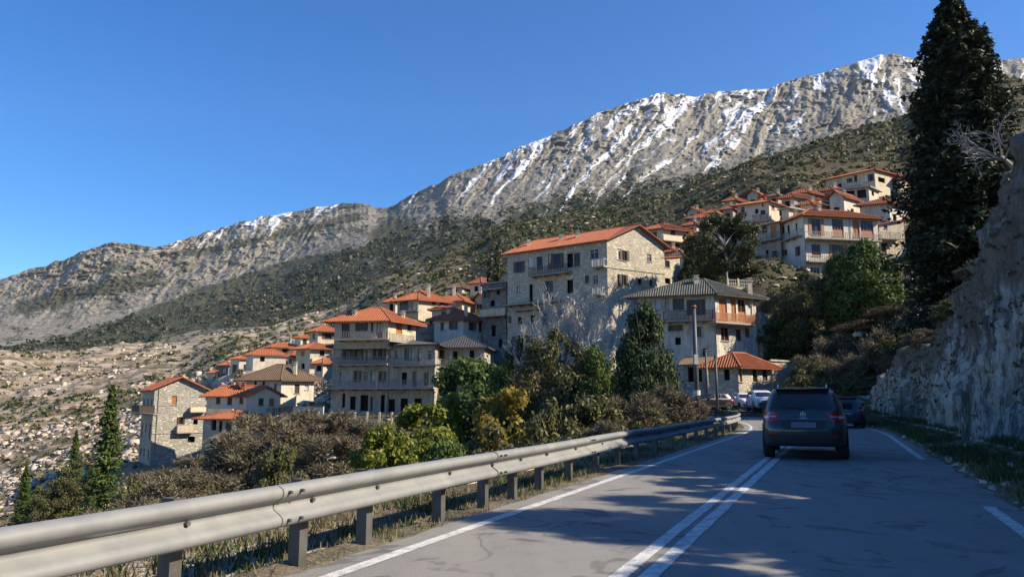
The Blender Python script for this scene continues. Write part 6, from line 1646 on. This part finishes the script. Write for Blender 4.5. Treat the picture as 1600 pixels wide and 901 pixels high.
P_('bush_yellow0', 'yellow_bush', 'bush', 'golden yellow bush behind the middle of the guardrail', 798, 41, 612, 112)
br = 'yellow green bushes in the ravine'
P_('bush_bright0', 'bush', 'bush', 'largest yellow green bush, below the right end of the terrace wall', 662, 47, 634, 105, br)
P_('bush_bright1', 'bush', 'bush', 'yellow green bush against the guardrail, left of the largest one', 600, 42, 672, 90, br)
P_('bush_bright2', 'bush', 'bush', 'yellow green bush low on the right flank of the largest one', 690, 44, 682, 80, br)
P_('bush_bright1', 'bush', 'bush', 'small bright bush catching the sun beneath the low slate roofed house', 706, 62, 620, 46, br)
bb = 'brown brush below the terrace wall'
for i, (px, Y, yt, w, lab) in enumerate([
    (412, 72, 648, 110, 'leafless brown brush at the corner of the rough stone lower house'), (470, 74, 646, 100, 'grey brown brush straight below the white boundary wall'),
    (532, 72, 652, 100, 'brown brush under the middle of the terrace railing'), (585, 70, 660, 70, 'thin brown brush at the right end of the terrace railing'),
    (392, 60, 678, 100, 'low brown brush touching the top of the guardrail below the stone lower house'), (455, 58, 676, 90, 'tangled brush in the middle of the brown thicket'),
    (515, 56, 680, 90, 'reddish brush on the lower right of the brown thicket'), (352, 66, 716, 70, 'brush patch hiding the ground floor of the stone lower house'),
    (300, 68, 722, 90, 'dry brush at the foot of the tall grey stone house'), (245, 66, 738, 84, 'dry brush between the stone house and the pointed conifer'),
    (322, 56, 738, 100, 'wide dry brush along the guardrail under the stone house'), (250, 50, 762, 100, 'sprawling dry brush right of the pointed conifer near the guardrail'),
    (168, 48, 795, 90, 'pale brush at the guardrail below the pointed conifer')]):
    P_('brush%d' % (i % 3), 'brush', 'brush', lab, px, Y, yt, w, bb)
for i, (k, px, Y, yt, w, lab) in enumerate([
    ('bush_olive0', 210, 52, 752, 60, 'green tuft bush leaning against the right side of the pointed conifer'), ('bush_olive1', 440, 50, 700, 60, 'small green bush inside the brown thicket'),
    ('bush_olive2', 760, 33, 668, 90, 'dark olive bush behind the guardrail, left below the golden bush'), ('bush_olive0', 858, 34, 634, 100, 'olive bush right of the golden bush'),
    ('bush_olive1', 920, 36, 622, 100, 'wide olive bush under the leafy green tree'), ('brush1', 985, 38, 622, 90, 'straw coloured brush at the foot of the dense dark tree'),
    ('brush2', 1040, 41, 612, 80, 'tall dry weeds left of the utility pole'), ('bush_olive2', 1010, 36, 640, 70, 'low olive bush against the guardrail below the dense dark tree'),
    ('brush0', 1075, 45, 625, 50, 'dry weeds around the base of the utility pole'), ('bush_green0', 700, 27, 700, 90, 'dark green bush seen over the guardrail left of the olive bush'),
    ('bush_green1', 628, 17, 742, 110, 'green bush seen between guardrail posts, under the bright bushes'), ('bush_olive2', 545, 13, 772, 110, 'dusty green bush below the beam beside the third post'),
    ('bush_olive0', 770, 19, 722, 90, 'olive bush seen between the guardrail posts below the golden bush'), ('bush_olive1', 870, 24, 690, 90, 'olive bush seen between the farther guardrail posts'),
    ('brush1', 480, 20, 760, 110, 'brown brush seen under the beam by the nearest post'), ('brush2', 950, 29, 668, 90, 'dry brush seen under the beam where the rail begins to curve'),
    ('bush_green2', 735, 80, 560, 80, 'dark shrub in deep shade right of the grey apartment block'), ('bush_green0', 775, 78, 575, 70, 'dark shrub in deep shade left of the tall stone building'),
    ('bush_green1', 745, 70, 612, 90, 'shaded shrub above the golden bush on its left'), ('bush_green2', 790, 66, 590, 60, 'shaded shrub directly above the golden bush'),
    ('tree0', 1078, 108, 402, 50, 'dark evergreen left of the pine, behind the mossy roof'), ('tree0', 1105, 104, 405, 60, 'dark evergreen close behind the pine trunk'), ('tree0', 1165, 106, 408, 50, 'dark evergreen right of the pine trunk'),
    ('bush_green1', 1235, 92, 458, 60, 'shaded ivy mound below the terrace railing'), ('brush0', 1215, 88, 455, 50, 'dry climber on the wall under the terrace railing')]):
    P_(k, 'bush' if 'tree' not in k else 'tree', 'bush' if 'tree' not in k else 'tree', lab, px, Y, yt, w)
for i, (k, px, Y, yt, w, lab) in enumerate([
    ('brush0', 1268, 68, 556, 60, 'dry shrub on the bank above the SUV roof'), ('brush1', 1300, 73, 528, 62, 'dry shrub under the smaller green evergreen'), ('brush2', 1345, 77, 502, 75, 'straw shrub right under the rounded green evergreen'),
    ('brush0', 1392, 72, 480, 70, 'straw shrub where the bank meets the big conifer'), ('bush_olive0', 1262, 64, 566, 50, 'green shrub low on the bank right of the whitewashed shed'), ('brush1', 1335, 62, 560, 75, 'brown shrub halfway up the shaded bank'),
    ('brush2', 1378, 60, 530, 75, 'brown shrub on the shaded bank beside the rock cutting'), ('bush_olive1', 1300, 56, 592, 60, 'dark low shrub on the bank behind the SUV'), ('bush_olive2', 1352, 52, 590, 60, 'dark low shrub at the foot of the shaded bank'),
    ('brush0', 1408, 52, 545, 60, 'twiggy shrub at the far end of the rock cutting'), ('bush_green0', 1418, 58, 515, 50, 'dark shrub in the conifer shade at the rock cutting'), ('bush_olive2', 1245, 62, 578, 50, 'shaded shrub behind the white SUV')]):
    P_(k, 'shrub', 'shrub', lab, px, Y, yt, w, 'shrubs on the shaded bank')
# bare shrubs and bushes on top of the cutting
def on_cut(key, name, lab, u, v, h, w, rz=0, tilt=(0, 0), group=None):
    p = W(u, v); z = float(cliff_h(u)) + (v - 5.5) * .30 if v > 4.9 else float(cliff_h(u)) - .2
    mc, mt, cn, tn = PROTO[key]; root = thing(name, lab, 'shrub' if 'bare' in key or 'bush' in key or 'brush' in key else 'tree', (p.x, p.y, z - .1), 0, group)
    root.rotation_euler = (tilt[0], tilt[1], rz); root.scale = (w, w, h)
    for m, n in ((mt, tn), (mc, cn)):
        o = link(bpy.data.objects.new(n, m), root)
        if n == 'twigs': o['kind'] = 'stuff'
on_cut('bare1', 'bare_shrub', 'bare pale twigs reaching out from the top of the rock cutting across the conifer', 25.3, 5.2, 3.2, 3.0, .4, (0, -.95))
on_cut('bare1', 'bare_shrub', 'second spray of bare twigs higher on the rim of the rock cutting', 22.8, 5.8, 2.2, 2.0, 2.4, (0.1, -.5))
for i, (u, v, h, w, k, lab) in enumerate([(20.5, 6.4, .8, 1.6, 'brush0', 'dry brush on the rim of the rock cutting at the right edge'), (23.5, 6.7, .8, 1.6, 'brush1', 'sunlit straw brush on the rim beside the bare twigs'), (27.5, 6.1, .9, 1.5, 'brush2', 'dry brush hanging over the middle of the rock cutting'),
    (31, 6.0, 1.0, 1.6, 'brush0', 'dry brush on the lower rim towards the far end of the cutting'), (35, 5.8, 1.0, 1.7, 'brush1', 'dry brush on the rim near the big conifer'), (39, 5.5, 1.0, 1.8, 'bush_olive0', 'dark bush on the rim under the big conifer'), (43, 5.2, 1.0, 1.8, 'brush2', 'dry brush where the cutting runs out'),
    (18, 6.9, 1.0, 2.0, 'bush_olive1', 'olive bush high on the rim at the right edge')]):
    on_cut(k, 'brush', lab, u, v, h, w, i, (0, 0), 'brush along the rim of the rock cutting')
# unseen brush and trees on the slope beside the camera, placed to dapple the road
for i in range(9):
    on_cut('brush%d' % (i % 3) if i % 3 else 'bush_olive1', 'brush', ['first', 'second', 'third', 'fourth', 'fifth', 'sixth', 'seventh', 'eighth', 'ninth'][i] + ' unseen brush from the camera on top of the road bank beside it', 1.0 + i * 2.1, 6.2 + .3 * (i % 2), 1.5 + .4 * (i % 3), 2.0, i, (0, 0), 'unseen brush on the bank beside the camera')
for i, (u, v, h, w, lab) in enumerate([(-6, 8.5, 6.0, 5.0, 'broad tree'), (9.8, 9.0, 4.4, 3.0, 'slim green tree'), (3.5, 9.5, 3.6, 3.4, 'low olive tree')]):
    on_cut(['tree2', 'tree1', 'tree2'][i], 'tree', lab + ' on the slope above the road beside the camera', u, v, h, w, i)

# ------------------------------------------------------------------ what nobody could count
r_ = rng(5)
def field(n, azr, rr, ok=None, seed=1):
    r = rng(seed); az = np.radians(r.uniform(azr[0], azr[1], n)); d = np.exp(r.uniform(math.log(rr[0]), math.log(rr[1]), n))
    X = d * np.sin(az); Y = d * np.cos(az)
    if ok is not None: k = ok(X, Y, d, az); X, Y, d = X[k], Y[k], d[k]
    keep = np.ones(len(X), bool)
    for q in PADS: keep &= np.hypot(X - q[0], Y - q[1]) > q[2] * .95
    u, v = road_dist(X, Y); keep &= (np.abs(v + .9) > 5.0)
    X, Y, d = X[keep], Y[keep], d[keep]
    return np.stack([X, Y, land(X, Y)], 1), d
P, d = field(26000, (-40, 40), (62, 480), lambda X, Y, d, az: np.where(X / Y > -.12, .25, 0) + fbm(X * .03, Y * .03, 41, 3) + r_.normal(size=len(X)) * .12 > .50, 2)
s = rng(6).uniform(.4, 1.3, len(P)) * np.clip(d / 200, .5, 1.3)
k = rng(60).random(len(P))
leaf_scatter('scrub', P[k < .5], s[k < .5], 'leaf_dark', 7, lab='dark evergreen scrub dotted over the slopes around the village')
leaf_scatter('scrub', P[k >= .5], s[k >= .5], 'leaf_olive', 8, lab='olive green scrub dotted over the slopes around the village')
P, d = field(7000, (-40, 36), (55, 470), None, 12)
leaf_scatter('scrub', P, rng(16).uniform(.4, 1.2, len(P)) * np.clip(d / 200, .5, 1.2), 'leaf_brown', 17, lab='brown leafless scrub dotted over the slopes around the village')
P, d = field(13000, (-40, -13), (70, 470), lambda X, Y, d, az: (fbm(X * .05, Y * .05, 51, 4) + r_.normal(size=len(X)) * .05 - sstep(190, 300, d) * .10) > .49, 3)
s = .12 + np.exp(rng(8).normal(-1.1, .6, len(P))) * np.clip(d / 160, .6, 1.6)
stone_scatter('rubble', P, np.minimum(s * .85, 1.1), 'rock_pale', 9, lab='pale rock rubble covering the far left hillside')
P, d = field(1400, (-40, 40), (60, 300), lambda X, Y, d, az: r_.random(len(X)) > .2, 4)
blob_scatter('rubble', P, rng(18).uniform(.2, .7, len(P)), 'rock_pale', 19, squash=.6, lab='loose stones among the bushes below the village')
P, d = field(2600, (-50, 12), (4.5, 26), lambda X, Y, d, az: True + X * 0 > 0, 23)
k = road_dist(P[:, 0], P[:, 1])[1] < -4.6; P = P[k]
blob_scatter('rubble', P, rng(28).uniform(.04, .20, len(P)), 'rock_pale', 29, squash=.6, lab='broken stones on the bank just behind the guardrail')
# mountain woods: clumps on the lower slopes
sel = rng(31); nx, ny = MPX.shape
ii = sel.integers(60, nx - 70, 60000); jj = sel.integers(4, 210, 60000)
fr = MF[ii, jj]; keep = sel.random(60000) < np.clip((fr - .38) * 2.0, .03, 1) * np.clip(fbm(MPX[ii, jj] / 18, MPY[ii, jj] / 12, 95, 4) * 3.4 - 1.0, .05, 1)
ii, jj = ii[keep], jj[keep]; P = MV[ii, jj]
k = P[:, 1] < 1500; P = P[k][:26000]
s = np.exp(sel.normal(.55, .42, len(P))) * np.clip(P[:, 1] / 800, .8, 1.8)
h1_ = len(P) * 3 // 4
leaf_scatter('woodland', P[:h1_], s[:h1_], 'leaf_far', 32, 8, .5, 'dark evergreen woodland spread over the lower mountain slopes', 1.0)
leaf_scatter('woodland', P[h1_:], s[h1_:] * .9, 'leaf_brown', 33, 7, .5, 'leafless brown woodland mixed into the lower mountain slopes', .9)
# grass and weeds along both edges of the road
def verge_pts(n, u0, u1, v0, v1, seed, zoff=0.0):
    r = rng(seed); u = u0 + (u1 - u0) * r.random(n) ** 1.4; v = r.uniform(v0, v1, n)
    X = np.interp(u, CRS[:, 0], CRS[:, 1]); Y = np.interp(u, CRS[:, 0], CRS[:, 2]); Hh = np.interp(u, CRS[:, 0], CRS[:, 3])
    X = X + v * np.cos(Hh); Y = Y - v * np.sin(Hh)
    return np.stack([X, Y, land(X, Y) + zoff], 1), u, v
P, u, v = verge_pts(3000, 2, 46, -5.6, -4.05, 61); k = fbm(P[:, 0] * .9, P[:, 1] * .9, 62, 3) > .50; P = P[k]
tuft_scatter('grass', P, rng(63).uniform(.04, .15, len(P)), .05, 'green_grass', 64, 6, 'weeds and grass growing between the guardrail posts')
P, u, v = verge_pts(1300, 2, 46, -5.6, -3.98, 65)
tuft_scatter('grass', P, rng(66).uniform(.04, .15, len(P)), .05, 'dry_grass', 67, 6, 'dry grass along the left edge of the road')
P, u, v = verge_pts(9000, 6, 50, 2.1, 4.2, 71, .1); k = fbm(P[:, 0] * .8, P[:, 1] * .8, 72, 3) > .42; P = P[k]
tuft_scatter('grass', P, rng(73).uniform(.05, .22, len(P)), .06, 'green_grass', 74, 6, 'dark green grass at the foot of the rock cutting')
P, u, v = verge_pts(3000, 6, 50, 2.05, 4.0, 75, .08)
tuft_scatter('grass', P, rng(76).uniform(.04, .18, len(P)), .06, 'dry_grass', 77, 5, 'dry grass and litter at the foot of the rock cutting')
P, u, v = verge_pts(1200, 6, 50, 2.0, 3.8, 78, .05)
blob_scatter('rubble', P, rng(79).uniform(.02, .09, len(P)), 'rock_pale', 80, squash=.7, lab='small stones fallen at the foot of the rock cutting')

# dry growth clinging to the rock face
cv = bpy.data.objects['rock_cutting'].data; n_ = len(cv.vertices); co = np.empty(n_ * 3, np.float32); cv.vertices.foreach_get('co', co); co = co.reshape(-1, 3)
r__ = rng(97); ix = r__.integers(0, n_, 16000); P = co[ix].astype(float)
uu, vv = road_dist(P[:, 0], P[:, 1]); dens = sstep(1.8, 5.5, P[:, 2]) * .55 + sstep(30, 42, uu) * .3 + (fbm(uu * .6, P[:, 2] * .5, 98, 3) - .5) * 1.3
k = (uu > 14) & (r__.random(16000) < dens * .55) & (P[:, 2] > .5); P = P[k]; s = r__.uniform(.07, .24, len(P))
leaf_scatter('creeper', P[::2], s[::2], 'leaf_brown', 99, 8, .38, 'dry brown growth clinging to the upper rock face')
leaf_scatter('creeper', P[1::2], s[1::2], 'leaf_olive', 100, 8, .34, 'dull green growth in the cracks of the rock face')
# ------------------------------------------------------------------ the air
hz = NT('haze'); hz.t.nodes.remove(hz.b)
pv = hz.n('ShaderNodeVolumePrincipled'); pv.inputs['Color'].default_value = (0.80, 0.87, 0.98, 1); pv.inputs['Density'].default_value = 0.00003; pv.inputs['Anisotropy'].default_value = 0.2
hz.l(pv.outputs[0], hz.out.inputs['Volume'])
m = MB(); m.box(-5200, 5200, -480, 5300, -560, 2150); tag(m.build('haze', hz.m), kind='stuff')
